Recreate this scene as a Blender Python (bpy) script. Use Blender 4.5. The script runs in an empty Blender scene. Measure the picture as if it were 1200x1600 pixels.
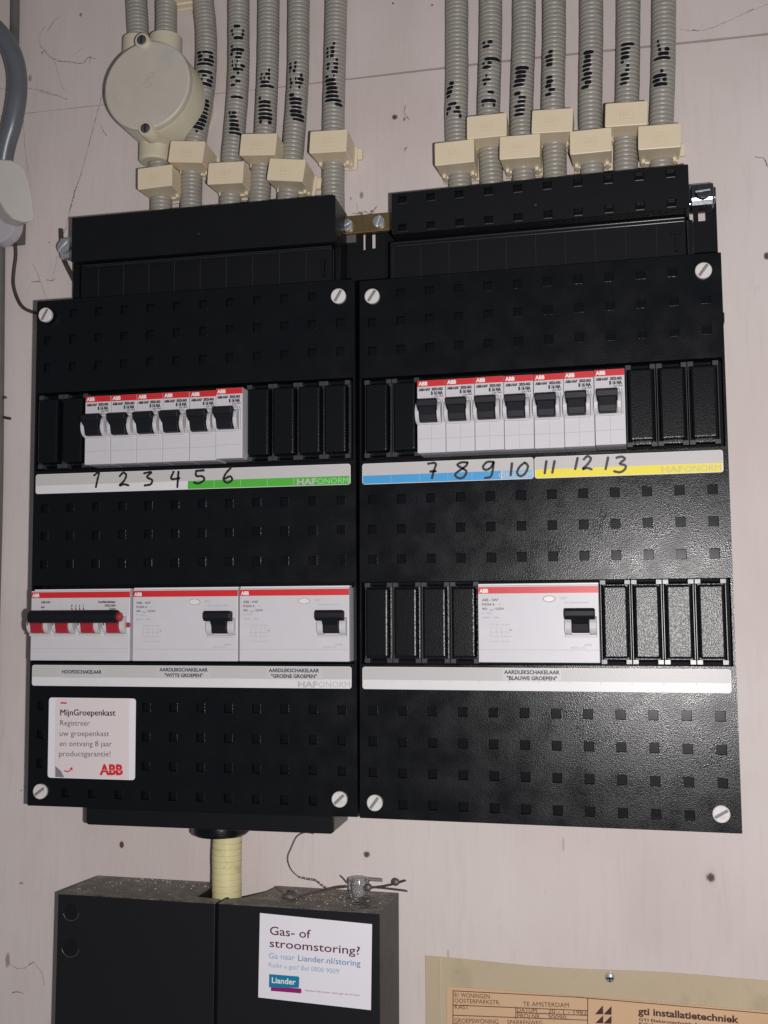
import bpy, bmesh, math, random
from mathutils import Matrix, Vector
sc = bpy.context.scene
S = 0.001                                   # everything below is written in millimetres
# ------------------------------------------------------------------ camera
F_PX = 1664.76
CAM = Vector((153.81, -606.85, -72.38))     # x right, y into the wall, z up
def _rot(r):
    (cx, cy, cz), (sx, sy, sz) = [[f(a) for a in r] for f in (math.cos, math.sin)]
    X = Matrix(((1,0,0),(0,cx,-sx),(0,sx,cx))); Y = Matrix(((cy,0,sy),(0,1,0),(-sy,0,cy))); Z = Matrix(((cz,-sz,0),(sz,cz,0),(0,0,1)))
    return Z @ Y @ X
RM = _rot((-0.10660, 0.23630, -0.02810)) @ Matrix(((1,0,0),(0,0,-1),(0,1,0)))   # world -> (right, down, forward)
cam = bpy.data.cameras.new("camera"); co = bpy.data.objects.new("camera", cam); sc.collection.objects.link(co)
cm = Matrix((RM[0], -RM[1], -RM[2])).transposed().to_4x4(); cm.translation = CAM * S
co.matrix_world = cm
cam.sensor_fit = 'VERTICAL'; cam.sensor_height = 36; cam.lens = 36 * F_PX / 1600
cam.clip_start = 0.02; cam.clip_end = 50
sc.camera = co
# ------------------------------------------------------------------ light: the phone's flash lamp and a dim cupboard
w = bpy.data.worlds.new("World"); sc.world = w; w.use_nodes = True
bg = w.node_tree.nodes["Background"]; bg.inputs[0].default_value = (0.95, 0.95, 1.0, 1); bg.inputs[1].default_value = 0.115
ld = bpy.data.lights.new("phone_flash", 'POINT'); ld.energy = 13.8; ld.shadow_soft_size = 0.005; ld.color = (1.0, 0.965, 0.955)
lo = bpy.data.objects.new("phone_flash", ld); sc.collection.objects.link(lo)
lo.location = (CAM + Vector((34, 4, -12))) * S
sc.view_settings.view_transform = 'Standard'; sc.view_settings.look = 'None'
sc.view_settings.exposure = 0; sc.view_settings.gamma = 1
try: sc.view_settings.use_curve_mapping = False
except Exception: pass
sc.render.engine = 'CYCLES'; sc.cycles.use_denoising = False; sc.cycles.caustics_reflective = False; sc.cycles.sample_clamp_indirect = 4
rnd = random.Random(7)
WALL = 45.0                                 # wall surface, mm behind the cover fronts
I4 = Matrix.Identity(4)

def at(px, py, y, frame=I4):
    """point (in frame's own mm) where the sight line of a photo pixel meets the plane y = const of that frame"""
    d = RM.transposed() @ Vector(((px - 600) / F_PX, (py - 800) / F_PX, 1.0))
    inv = frame.inverted(); c = inv @ CAM; d = inv.to_3x3() @ d
    return c + d * ((y - c.y) / d.y)

# ------------------------------------------------------------------ materials
def mat(name, col, rough=0.5, metal=0.0, var=0.0, vscale=60, stretch=(1,1,1), grain=0.0, gscale=900, gdist=0.00015, coat=0.0, spec=0.5, dirt=None, dscale=120, dlo=.55, dhi=.75, rvar=0.0, gdet=3, pebble=False, sss=0.0, trans=0.0):
    m = bpy.data.materials.new(name); m.use_nodes = True
    nt = m.node_tree; N = nt.nodes; L = nt.links; b = N["Principled BSDF"]
    b.inputs["Base Color"].default_value = (*col, 1); b.inputs["Roughness"].default_value = rough; b.inputs["Metallic"].default_value = metal
    b.inputs["Specular IOR Level"].default_value = spec
    if coat: b.inputs["Coat Weight"].default_value = coat; b.inputs["Coat Roughness"].default_value = 0.15
    if trans: b.inputs["Transmission Weight"].default_value = trans
    tc = N.new("ShaderNodeTexCoord"); mp = N.new("ShaderNodeMapping"); mp.inputs["Scale"].default_value = stretch
    L.new(tc.outputs["Object"], mp.inputs["Vector"])
    out = None
    if var:
        n = N.new("ShaderNodeTexNoise"); n.inputs["Scale"].default_value = vscale; n.inputs["Detail"].default_value = 5
        L.new(mp.outputs[0], n.inputs["Vector"])
        mr = N.new("ShaderNodeMapRange"); mr.inputs[1].default_value = .3; mr.inputs[2].default_value = .7; mr.inputs[3].default_value = 1 - var; mr.inputs[4].default_value = 1 + var
        L.new(n.outputs[0], mr.inputs[0])
        hs = N.new("ShaderNodeHueSaturation"); hs.inputs["Color"].default_value = (*col, 1); L.new(mr.outputs[0], hs.inputs["Value"])
        out = hs.outputs[0]
    if dirt:
        n = N.new("ShaderNodeTexNoise"); n.inputs["Scale"].default_value = dscale; n.inputs["Detail"].default_value = 6; n.inputs["Roughness"].default_value = .65
        L.new(mp.outputs[0], n.inputs["Vector"])
        mr = N.new("ShaderNodeMapRange"); mr.inputs[1].default_value = dlo; mr.inputs[2].default_value = dhi
        L.new(n.outputs[0], mr.inputs[0])
        mx = N.new("ShaderNodeMix"); mx.data_type = 'RGBA'; mx.inputs["B"].default_value = (*dirt, 1)
        if out: L.new(out, mx.inputs["A"])
        else: mx.inputs["A"].default_value = (*col, 1)
        L.new(mr.outputs[0], mx.inputs["Factor"]); out = mx.outputs["Result"]
    if out: L.new(out, b.inputs["Base Color"])
    if rvar:
        n = N.new("ShaderNodeTexNoise"); n.inputs["Scale"].default_value = 70; n.inputs["Detail"].default_value = 4
        L.new(tc.outputs["Object"], n.inputs["Vector"])
        mr = N.new("ShaderNodeMapRange"); mr.inputs[1].default_value = .3; mr.inputs[2].default_value = .7; mr.inputs[3].default_value = rough - rvar; mr.inputs[4].default_value = rough + rvar
        L.new(n.outputs[0], mr.inputs[0]); L.new(mr.outputs[0], b.inputs["Roughness"])
    if grain:
        n = N.new("ShaderNodeTexNoise"); n.inputs["Scale"].default_value = gscale; n.inputs["Detail"].default_value = gdet; n.inputs["Roughness"].default_value = .6
        L.new(tc.outputs["Object"], n.inputs["Vector"]); hgt = n.outputs[0]
        if pebble:                                  # fine pebbled mould texture under a little random height
            vo = N.new("ShaderNodeTexVoronoi"); vo.inputs["Scale"].default_value = gscale; vo.inputs["Randomness"].default_value = 1.0
            L.new(tc.outputs["Object"], vo.inputs["Vector"])
            ad = N.new("ShaderNodeMath"); ad.operation = 'MULTIPLY_ADD'; ad.inputs[1].default_value = .12; L.new(hgt, ad.inputs[0]); L.new(vo.outputs["Distance"], ad.inputs[2]); hgt = ad.outputs[0]
        bp = N.new("ShaderNodeBump"); bp.inputs["Strength"].default_value = grain; bp.inputs["Distance"].default_value = gdist
        L.new(hgt, bp.inputs["Height"]); L.new(bp.outputs[0], b.inputs["Normal"])
    return m

BLACK   = mat("grained black plastic", (.0040,.0047,.0064), .26, spec=.30, grain=1.0, gscale=1750, gdist=.000048, pebble=True, rvar=.06, dirt=(.06,.06,.06), dscale=600, dlo=.76, dhi=.80)
BLACKS  = mat("smooth black plastic", (.0042,.0049,.0066), .30, grain=.25, gscale=500, gdist=.00006)
BLACKM  = mat("matt black plastic", (.0042,.0049,.0066), .55, spec=.2)
SHROUD  = mat("satin black plastic", (.0042,.0049,.0066), .42, spec=.32, var=.15, vscale=60)
FLOOR   = mat("black recess floor", (.0040,.0047,.0062), .20, spec=.26)
BLANKM  = mat("grained black blank", (.0042,.0050,.0066), .27, spec=.27, grain=1.0, gscale=1500, gdist=.000056, pebble=True)
RAILM   = mat("dark grey moulded rail", (.045,.047,.052), .30, grain=.2)
PIT     = mat("black recess", (.0036,.0042,.0056), .6, spec=.10)
TOGB    = mat("black lever plastic", (.0075,.0085,.0125), .5, spec=.22)
DEVW    = mat("pale grey breaker plastic", (.58,.565,.595), .42, var=.02, vscale=90, grain=.15, gscale=700)
DEVG    = mat("pale grey moulded guard", (.56,.55,.56), .38)
DEVS    = mat("grey breaker seam", (.20,.20,.22), .6)
REDS    = mat("red printed band", (.60,.022,.028), .4)
REDT    = mat("red lever plastic", (.36,.016,.030), .42)
INK     = mat("black print", (.02,.02,.024), .6)
INKG    = mat("faded grey print", (.36,.35,.38), .6)
INKM    = mat("grey print", (.11,.11,.125), .6)
WINK    = mat("white print", (.80,.78,.76), .5)
MARK    = mat("black marker ink", (.010,.010,.014), .45)
MARKB   = mat("blue-black marker ink", (.006,.007,.013), .6, spec=.2)
STRIPG  = mat("grey label stock", (.53,.515,.51), .38, spec=.35, grain=.5, gscale=700, gdist=.00006, gdet=1.5)
STRIPW  = mat("white label stock", (.70,.69,.70), .40, var=.02)
GREEN   = mat("green label band", (.075,.42,.040), .45)
BLUE    = mat("blue label band", (.055,.33,.66), .45)
YELLOW  = mat("yellow label band", (.80,.68,.030), .45)
LGREEN  = mat("pale green print", (.36,.62,.33), .5)
LBLUE   = mat("pale blue print", (.22,.45,.68), .5)
LYEL    = mat("pale yellow print", (.62,.55,.16), .5)
LGREY   = mat("pale grey print", (.46,.45,.45), .5)
SCREWW  = mat("white plastic screw", (.66,.635,.625), .42, dirt=(.48,.45,.43), dscale=300, dlo=.55, dhi=.8)
SLOT    = mat("screw slot", (.24,.22,.21), .7)
STEEL   = mat("zinc plated steel", (.60,.63,.66), .22, metal=.72, grain=.25, gscale=600, rvar=.06)
CLAMPM  = mat("dark shiny steel", (.20,.21,.23), .17, metal=.95, grain=.2, gscale=500)
RAILD   = mat("black edge glint", (.022,.024,.028), .25)  # glints along the ribs and ledges put into a paler black
STEELB  = mat("slot glint metal", (.62,.66,.70), .3, metal=.3)  # light reflected by the screw slots put into a pale colour
BRASS   = mat("dull brass", (.23,.165,.075), .42, metal=.7, var=.12, vscale=200, dirt=(.16,.11,.05), dscale=250)
COND    = mat("grey conduit plastic", (.315,.298,.262), .38, var=.06, vscale=40, grain=.15, dirt=(.21,.19,.16), dscale=110, dlo=.56, dhi=.85)
COND2   = mat("pale yellow conduit plastic", (.66,.60,.33), .4, var=.04, vscale=60, dirt=(.48,.42,.22), dscale=160)
CLIPM   = mat("cream clip plastic", (.74,.63,.455), .40, var=.025, vscale=50, dirt=(.58,.47,.32), dscale=200, dlo=.6, dhi=.9)
CLIPB   = mat("cream clip base plastic", (.74,.65,.49), .45)
JBOX    = mat("yellowed box plastic", (.60,.555,.42), .42, var=.04, vscale=60)
JLID    = mat("grey beige lid plastic", (.545,.50,.43), .42, var=.05, vscale=30, dirt=(.43,.42,.39), dscale=26, dlo=.5, dhi=.75, grain=.1)
SCREWD  = mat("dull grey screw", (.13,.13,.14), .45, metal=.6)
CABLE   = mat("grey rubber cable", (.115,.125,.145), .33, var=.08, vscale=80, grain=.15, gscale=400)
PIPE    = mat("dark grey pipe", (.12,.115,.11), .5, var=.15, vscale=50)
CAPM    = mat("off white cap plastic", (.60,.57,.53), .38, var=.04, vscale=50)
CAPD    = mat("grey cap base", (.46,.44,.47), .4)
PLATE   = mat("dark grey mounting plate", (.10,.095,.095), .6)
WIREM   = mat("tarnished bare wire", (.085,.068,.055), .45, metal=.4, var=.3, vscale=200)
WIRET   = mat("twisted steel wire", (.32,.28,.25), .35, metal=.8, var=.3, vscale=700)
LEAD    = mat("dull lead", (.14,.13,.125), .5, metal=.5, grain=.5, gscale=500)
CLEAR   = mat("clear plastic", (.90,.90,.92), .06, trans=.96)
WEB     = mat("dusty cobweb", (.25,.205,.185), .9)
PAPERW  = mat("white sticker paper", (.77,.755,.80), .42, var=.015, vscale=40, grain=.15, gscale=300)
PAPERP  = mat("pale pink print", (.72,.64,.65), .45)
PAPERP2 = mat("paler pink print", (.74,.68,.69), .45)
CURL    = mat("grey print of a curled corner", (.22,.20,.21), .5)
SRED    = mat("bright red print", (.62,.018,.030), .5)
MAROON  = mat("maroon print", (.115,.012,.050), .5)
SKYB    = mat("light blue print", (.28,.42,.60), .5)
MIDB    = mat("blue print", (.10,.24,.45), .5)
LOGOB   = mat("logo blue", (.004,.20,.37), .4)
LOGOP   = mat("logo purple", (.26,.010,.13), .4)
SLEEVE  = mat("yellowed plastic sleeve", (.54,.445,.305), .22, var=.05, vscale=18, dirt=(.36,.315,.225), dscale=35, dlo=.55, dhi=.85, grain=.2, gscale=60, gdist=.0006)
CARD    = mat("aged orange card", (.66,.44,.265), .35, var=.03, vscale=25)
BROWN   = mat("brown print", (.105,.028,.018), .6)
BROWND  = mat("dark brown print", (.055,.012,.018), .6)

def wall_material():
    m = bpy.data.materials.new("painted plywood"); m.use_nodes = True
    nt = m.node_tree; N = nt.nodes; L = nt.links; b = N["Principled BSDF"]; b.inputs["Roughness"].default_value = .62
    tc = N.new("ShaderNodeTexCoord")
    def noise(scale, stretch, det=5, rough=.55):
        mp = N.new("ShaderNodeMapping"); mp.inputs["Scale"].default_value = stretch; mp.inputs["Rotation"].default_value = (0, math.radians(1.5), 0)
        L.new(tc.outputs["Object"], mp.inputs["Vector"])
        n = N.new("ShaderNodeTexNoise"); n.inputs["Scale"].default_value = scale; n.inputs["Detail"].default_value = det; n.inputs["Roughness"].default_value = rough
        L.new(mp.outputs[0], n.inputs["Vector"]); return n.outputs[0]
    def rng(s, a, c, lo, hi):
        r = N.new("ShaderNodeMapRange"); r.inputs[1].default_value = a; r.inputs[2].default_value = c; r.inputs[3].default_value = lo; r.inputs[4].default_value = hi
        L.new(s, r.inputs[0]); return r.outputs[0]
    def mix(f, A, B):
        x = N.new("ShaderNodeMix"); x.data_type = 'RGBA'
        if isinstance(f, float): x.inputs["Factor"].default_value = f
        else: L.new(f, x.inputs["Factor"])
        for k, v in (("A", A), ("B", B)):
            if isinstance(v, tuple): x.inputs[k].default_value = (*v, 1)
            else: L.new(v, x.inputs[k])
        return x.outputs["Result"]
    grain = noise(230, (1, 1, .10), 6, .65); fine = noise(480, (1, 1, .16), 4, .6); scuff = noise(330, (1, 1, .22), 3, .5); cloud = noise(9, (1, 1, .6), 4)
    c = mix(rng(cloud, .35, .65, 0, 1), (.590,.510,.485), (.675,.605,.580))
    c = mix(rng(grain, .54, .80, 0, .34), c, (.50,.415,.395))
    c = mix(rng(scuff, .72, .80, 0, .30), c, (.36,.30,.285))
    c = mix(rng(noise(22, (1, 1, .5), 5, .6), .5, .75, 0, .45), c, (.665,.60,.585))
    c = mix(rng(fine, .58, .80, 0, .30), c, (.68,.615,.60))
    c = mix(rng(noise(75, (1, 1, .35), 6, .7), .62, .80, 0, .45), c, (.47,.42,.40))
    for (px, py, r, col, s) in WALL_MARKS:                     # nail holes, filler spots and scuffs at their own places on the board
        p = at(px, py, WALL) * S
        mp = N.new("ShaderNodeVectorMath"); mp.operation = 'SUBTRACT'; mp.inputs[1].default_value = (p.x, 0, p.z); L.new(tc.outputs["Object"], mp.inputs[0])
        sc_ = N.new("ShaderNodeVectorMath"); sc_.operation = 'MULTIPLY'; sc_.inputs[1].default_value = (1000, 0, 1000 * s); L.new(mp.outputs[0], sc_.inputs[0])
        ln = N.new("ShaderNodeVectorMath"); ln.operation = 'LENGTH'; L.new(sc_.outputs[0], ln.inputs[0])
        ad = N.new("ShaderNodeMath"); ad.operation = 'MULTIPLY_ADD'; L.new(fine, ad.inputs[0]); ad.inputs[1].default_value = r * 1.1; L.new(ln.outputs["Value"], ad.inputs[2])
        c = mix(rng(ad.outputs[0], r * 1.25, r * 1.75, 1, 0), c, col)
    L.new(c, b.inputs["Base Color"])
    bp = N.new("ShaderNodeBump"); bp.inputs["Strength"].default_value = .35; bp.inputs["Distance"].default_value = .0006
    L.new(grain, bp.inputs["Height"]); L.new(bp.outputs[0], b.inputs["Normal"])
    return m
HB = (.085,.048,.040)
WALL_MARKS = [(617,183,1.9,HB,1),(573,1335,1.9,(.12,.08,.07),1),(573,1335,1.0,HB,1),(190,1320,1.7,(.10,.05,.035),.75),(1110,1371,3.4,(.58,.50,.48),.6),(1110,1371,2.2,HB,.8),(33,1380,1.6,(.36,.29,.27),2.0),
    (1198,400,1.7,HB,.7),(632,186,.8,(.22,.16,.15),.6),(633,233,.6,(.3,.24,.23),1),(126,23,1.0,(.22,.18,.17),.7),(66,82,.9,(.33,.28,.26),.6),(47,122,1.3,(.33,.27,.26),.5),
    (563,333,1.3,(.07,.05,.045),2.0),(581,330,1.1,(.08,.06,.05),1.4),(565,305,1.2,(.30,.24,.23),.5),(548,310,.5,(.3,.24,.23),.4),(12,1500,1.8,(.35,.29,.27),.4),(40,1230,1.2,(.36,.29,.27),2.0),(33,1235,1.0,(.36,.29,.27),2.0),(77,379,.6,(.28,.22,.21),1),
    (675,8,.8,(.2,.16,.15),1),(614,5,.8,(.16,.12,.12),1),(880,1320,.8,(.5,.42,.4),.2),(700,1490,.8,(.5,.42,.4),.3)]

# ------------------------------------------------------------------ mesh builder (mm)
_tc = {}
def glyphs(body, bold):
    k = (body, bold)
    if k not in _tc:
        cu = bpy.data.curves.new("t", 'FONT'); cu.body = body; cu.size = 1; cu.resolution_u = 3; cu.fill_mode = 'FRONT'; cu.offset = bold
        o = bpy.data.objects.new("t", cu); me = o.to_mesh()
        v = [(p.co.x, p.co.y) for p in me.vertices]; f = [tuple(p.vertices) for p in me.polygons]
        o.to_mesh_clear(); bpy.data.objects.remove(o); bpy.data.curves.remove(cu)
        x0 = min(a for a, _ in v); x1 = max(a for a, _ in v)
        _tc[k] = ([(a - x0, c) for a, c in v], f, x1 - x0)
    return _tc[k]
CAPH = max(c for _, c in glyphs("H", 0)[0])

def catmull(pts, n=6):
    P = [Vector(p) for p in pts]
    if len(P) < 3: return P
    P = [2 * P[0] - P[1]] + P + [2 * P[-1] - P[-2]]; out = []
    for i in range(1, len(P) - 2):
        a, b, c, d = P[i-1:i+3]
        for k in range(n):
            t = k / n
            out.append(.5 * ((2*b) + (c - a)*t + (2*a - 5*b + 4*c - d)*t*t + (3*b - a - 3*c + d)*t**3))
    return out + [P[-2]]

class MB:
    def __init__(s): s.v = []; s.f = []; s.m = []
    def add(s, verts, faces, m=0):
        o = len(s.v); s.v += [tuple(v) for v in verts]; s.f += [tuple(i + o for i in f) for f in faces]; s.m += [m] * len(faces); return s
    def box(s, x0, x1, y0, y1, z0, z1, m=0):
        return s.add([(x, y, z) for x in (x0, x1) for y in (y0, y1) for z in (z0, z1)],
            [(0,1,3,2),(4,6,7,5),(0,4,5,1),(2,3,7,6),(0,2,6,4),(1,5,7,3)], m)
    def prism(s, poly, y0, y1, m=0, back=None):
        """polygon of (x, z) extruded from y0 (front) to y1; back = its outline at y1"""
        n = len(poly); bk = back or poly
        return s.add([(x, y0, z) for x, z in poly] + [(x, y1, z) for x, z in bk],
            [tuple(range(n)), tuple(range(2*n - 1, n - 1, -1))] + [(i, n + i, n + (i+1) % n, (i+1) % n) for i in range(n)], m)
    def xprism(s, poly, x0, x1, m=0):
        """polygon of (y, z) extruded along x"""
        n = len(poly)
        return s.add([(x0, y, z) for y, z in poly] + [(x1, y, z) for y, z in poly],
            [tuple(range(n - 1, -1, -1)), tuple(range(n, 2*n))] + [(i, (i+1) % n, n + (i+1) % n, n + i) for i in range(n)], m)
    def sheet(s, poly, y, m=0):
        return s.add([(x, y, z) for x, z in poly], [tuple(range(len(poly)))], m)
    def disc(s, cx, cz, y0, y1, r, m=0, n=28, r2=None):
        c = [(math.cos(2*math.pi*i/n), math.sin(2*math.pi*i/n)) for i in range(n)]; r2 = r2 or r
        return s.prism([(cx + r*a, cz + r*b) for a, b in c], y0, y1, m, [(cx + r2*a, cz + r2*b) for a, b in c])
    def lathe_y(s, cx, cz, prof, m=0, n=40):
        """profile of (radius, y) from front to back round the y axis"""
        k = len(prof); V = []
        for r, y in prof: V += [(cx + r*math.cos(2*math.pi*i/n), y, cz + r*math.sin(2*math.pi*i/n)) for i in range(n)]
        F = [(j*n + i, (j+1)*n + i, (j+1)*n + (i+1) % n, j*n + (i+1) % n) for j in range(k-1) for i in range(n)]
        return s.add(V, F + [tuple(range(n)), tuple(range(k*n - 1, (k-1)*n - 1, -1))], m)
    def lathe_z(s, cx, cy, prof, m=0, n=32):
        """profile of (radius, z) from top to bottom round the z axis"""
        k = len(prof); V = []
        for r, z in prof: V += [(cx + r*math.cos(2*math.pi*i/n), cy + r*math.sin(2*math.pi*i/n), z) for i in range(n)]
        F = [(j*n + i, (j+1)*n + i, (j+1)*n + (i+1) % n, j*n + (i+1) % n) for j in range(k-1) for i in range(n)]
        return s.add(V, F + [tuple(range(n)), tuple(range(k*n - 1, (k-1)*n - 1, -1))], m)
    def tube(s, pts, r, m=0, n=10, smooth=6):
        P = catmull(pts, smooth) if smooth else [Vector(p) for p in pts]
        R = r if callable(r) else (lambda i, k: r)
        V = []; up = Vector((0, -1, 0.1)).normalized(); K = len(P)
        for i, p in enumerate(P):
            t = (P[min(i+1, K-1)] - P[max(i-1, 0)]).normalized()
            a = up - t * up.dot(t)
            a = (a if a.length > 1e-4 else t.orthogonal()).normalized(); up = a; b = t.cross(a); q = R(i, K)
            V += [p + q*(a*math.cos(2*math.pi*j/n) + b*math.sin(2*math.pi*j/n)) for j in range(n)]
        F = [(i*n + j, i*n + (j+1) % n, (i+1)*n + (j+1) % n, (i+1)*n + j) for i in range(K-1) for j in range(n)]
        return s.add(V, F + [tuple(range(n-1, -1, -1)), tuple(range((K-1)*n, K*n))], m)
    def ribbon(s, pts, wd, y, m=0, smooth=6):
        """flat pen stroke through (x, z) points lying on the plane y"""
        P = catmull([(a, b, 0) for a, b in pts], smooth); K = len(P); V = []
        t0 = (P[1] - P[0]).normalized(); t1 = (P[-1] - P[-2]).normalized()
        P = [P[0] - t0*wd*.32] + P + [P[-1] + t1*wd*.32]; K += 2
        for i, p in enumerate(P):
            t = (P[min(i+1, K-1)] - P[max(i-1, 0)]).normalized(); nrm = Vector((-t.y, t.x, 0))
            h = wd * .5 * (.45 if i in (0, K-1) else 1.0) * (1 + .10*math.sin(i*1.7))
            V += [(p.x + nrm.x*h, y, p.y + nrm.y*h), (p.x - nrm.x*h, y, p.y - nrm.y*h)]
        return s.add(V, [(2*i, 2*i+1, 2*i+3, 2*i+2) for i in range(K-1)], m)
    def text(s, body, x, z, y, h, m=0, wdt=None, align='L', bold=0.0, vs=1.0):
        v, f, tw = glyphs(body, bold); k = h / CAPH; kx = (wdt / tw) if wdt else k
        ox = x - (tw*kx/2 if align == 'C' else tw*kx if align == 'R' else 0)
        return s.add([(ox + a*kx, y, z + c*k) for a, c in v], f, m)
    def text_px(s, body, p0, p1, hpx, y, m=0, frame=I4, bold=0.0):
        """lettering whose baseline runs between two photo points lying on the plane y of the frame"""
        v, f, tw = glyphs(body, bold); a = at(*p0, y, frame); b = at(*p1, y, frame); d = b - a; L = d.length
        h = L * hpx / math.dist(p0, p1); ux, uz = d.x / L, d.z / L
        return s.add([(a.x + ux*p*L/tw - uz*q*h/CAPH, y, a.z + uz*p*L/tw + ux*q*h/CAPH) for p, q in v], f, m)
    def panel(s, xs, zs, y0, holes, m=0, pm=1, back=None):
        """front face cut by a grid; holes = list of (x0, x1, z0, z1, depth) with real side walls and a floor; back = depth of the outer sides"""
        X = sorted(set(round(a, 3) for a in list(xs) + [h[k] for h in holes for k in (0, 1)])); Z = sorted(set(round(a, 3) for a in list(zs) + [h[k] for h in holes for k in (2, 3)]))
        nz = len(Z); V = [(x, y0, z) for x in X for z in Z]; F = []
        ins = [(round(h[0],3), round(h[1],3), round(h[2],3), round(h[3],3)) for h in holes]
        for i in range(len(X)-1):
            for j in range(nz-1):
                cx = (X[i]+X[i+1])/2; cz = (Z[j]+Z[j+1])/2
                if any(a < cx < b and c < cz < d for a, b, c, d in ins): continue
                F.append((i*nz+j, (i+1)*nz+j, (i+1)*nz+j+1, i*nz+j+1))
        s.add(V, F, m)
        for (a, b, c, d, dep) in holes:
            q = [(a,c),(b,c),(b,d),(a,d)]
            s.add([(x, y0, z) for x, z in q] + [(x, y0+abs(dep), z) for x, z in q], [(1,0,4,5),(2,1,5,6),(3,2,6,7),(0,3,7,4)], pm)
            if dep > 0: s.add([(x, y0+dep, z) for x, z in q], [(0,1,2,3)], pm + (1 if dep < 9 else 0))
        if back is not None:
            a, b, c, d = X[0], X[-1], Z[0], Z[-1]; q = [(a,c),(b,c),(b,d),(a,d)]
            s.add([(x, y0, z) for x, z in q] + [(x, back, z) for x, z in q], [(0,1,5,4),(1,2,6,5),(2,3,7,6),(3,0,4,7),(4,5,6,7)], m)
        return s
    def obj(s, name, mats, org=(0,0,0), parent=None, smooth=None, bevel=0, seg=2, weld=False):
        o_ = Vector(org)
        me = bpy.data.meshes.new(name); me.from_pydata([tuple((Vector(v) - o_) * S) for v in s.v], [], s.f)
        for mt in mats: me.materials.append(mt)
        me.polygons.foreach_set("material_index", s.m)
        if weld or bevel:
            bm = bmesh.new(); bm.from_mesh(me); bmesh.ops.remove_doubles(bm, verts=bm.verts, dist=2e-6)
            bmesh.ops.recalc_face_normals(bm, faces=bm.faces) if not weld else None
            bm.to_mesh(me); bm.free()
        if smooth:
            me.shade_smooth(); me.set_sharp_from_angle(angle=math.radians(smooth))
        me.update()
        o = bpy.data.objects.new(name, me); sc.collection.objects.link(o)
        if bevel:
            bv = o.modifiers.new("edge", 'BEVEL'); bv.width = bevel * S; bv.segments = seg; bv.limit_method = 'ANGLE'; bv.angle_limit = math.radians(40)
        if parent: o.parent = parent
        return o

def tag(o, label=None, cat=None, group=None, kind=None):
    for k, v in (("label", label), ("category", cat), ("group", group), ("kind", kind)):
        if v: o[k] = v
    return o
def thing(name, label, cat, org, group=None, frame=I4):
    e = bpy.data.objects.new(name, None); sc.collection.objects.link(e); e.empty_display_size = .01
    place(e, org, frame); return tag(e, label, cat, group)
def place(e, org, frame=I4):
    p = frame @ Vector(org); mw = frame.to_3x3().to_4x4(); mw.translation = p * S; e.matrix_world = mw
def copy_tree(o, parent=None):
    c = o.copy(); sc.collection.objects.link(c)
    if parent: c.parent = parent; c.matrix_parent_inverse = o.matrix_parent_inverse
    for ch in [k for k in sc.objects if k.parent == o]: copy_tree(ch, c)
    return c

# ------------------------------------------------------------------ the wall: two boards with an open joint
def make_wall():
    m = MB(); a = at(30, 179, WALL); b = at(1200, 52, WALL); sl = (b.z - a.z) / (b.x - a.x)
    X0, X1 = -700, 700
    jz = lambda x: a.z + sl * (x - a.x) + .5*math.sin(x*.021)
    n = 56
    def gap(x):                                  # the joint is nearly closed at the left and opens to the right
        return .22 + .55 * min(1, max(0, (x + 120) / 160)) + .12*math.sin(x*.13)
    rows = [lambda x: -800, lambda x: jz(x) - gap(x), lambda x: jz(x) - gap(x), lambda x: jz(x) + gap(x), lambda x: jz(x) + gap(x), lambda x: 800]
    ys = [0, 0, 7, 7, 0, 0]
    V = []; 
    for i in range(n + 1):
        x = X0 + (X1 - X0) * i / n
        V += [(x, WALL + ys[k], rows[k](x)) for k in range(6)]
    for k in range(5):
        m.add(V, [(i*6 + k, (i+1)*6 + k, (i+1)*6 + k + 1, i*6 + k + 1) for i in range(n)], 1 if k == 2 else 0)
    o = m.obj("wall", [wall_material(), mat("raw board edge", (.10,.045,.035), .9)])
    tag(o, "pinkish white painted plywood wall with an open board joint", "wall", kind="structure")
make_wall()

# ------------------------------------------------------------------ distribution boards
CX, CZ = 96.75, -25.5                        # middle of the cover
SHIFT = -211.2                               # the other board, before its own slight tilt
_c = Vector((CX + SHIFT, 0, CZ))
ML = Matrix.Translation(_c + Vector((0, -4.75, 0))) @ Matrix.Rotation(.031, 4, 'Z') @ Matrix.Rotation(.022, 4, 'X') @ Matrix.Translation(-_c) @ Matrix.Translation((SHIFT, 0, 0))
MLD = ML @ Matrix.Translation((1.48, 0, 0)) @ Matrix.Diagonal((1.018, 1, 1, 1))
MR = I4                                      # ML maps the right board's own coordinates to the left board
ORG = Vector((CX, WALL, -184.0))
P16 = 16.92; X0M = -5.0; DY = -8.0           # module pitch, first module, front plane of the devices
COLS = [17.5 * i for i in range(12)]

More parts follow.
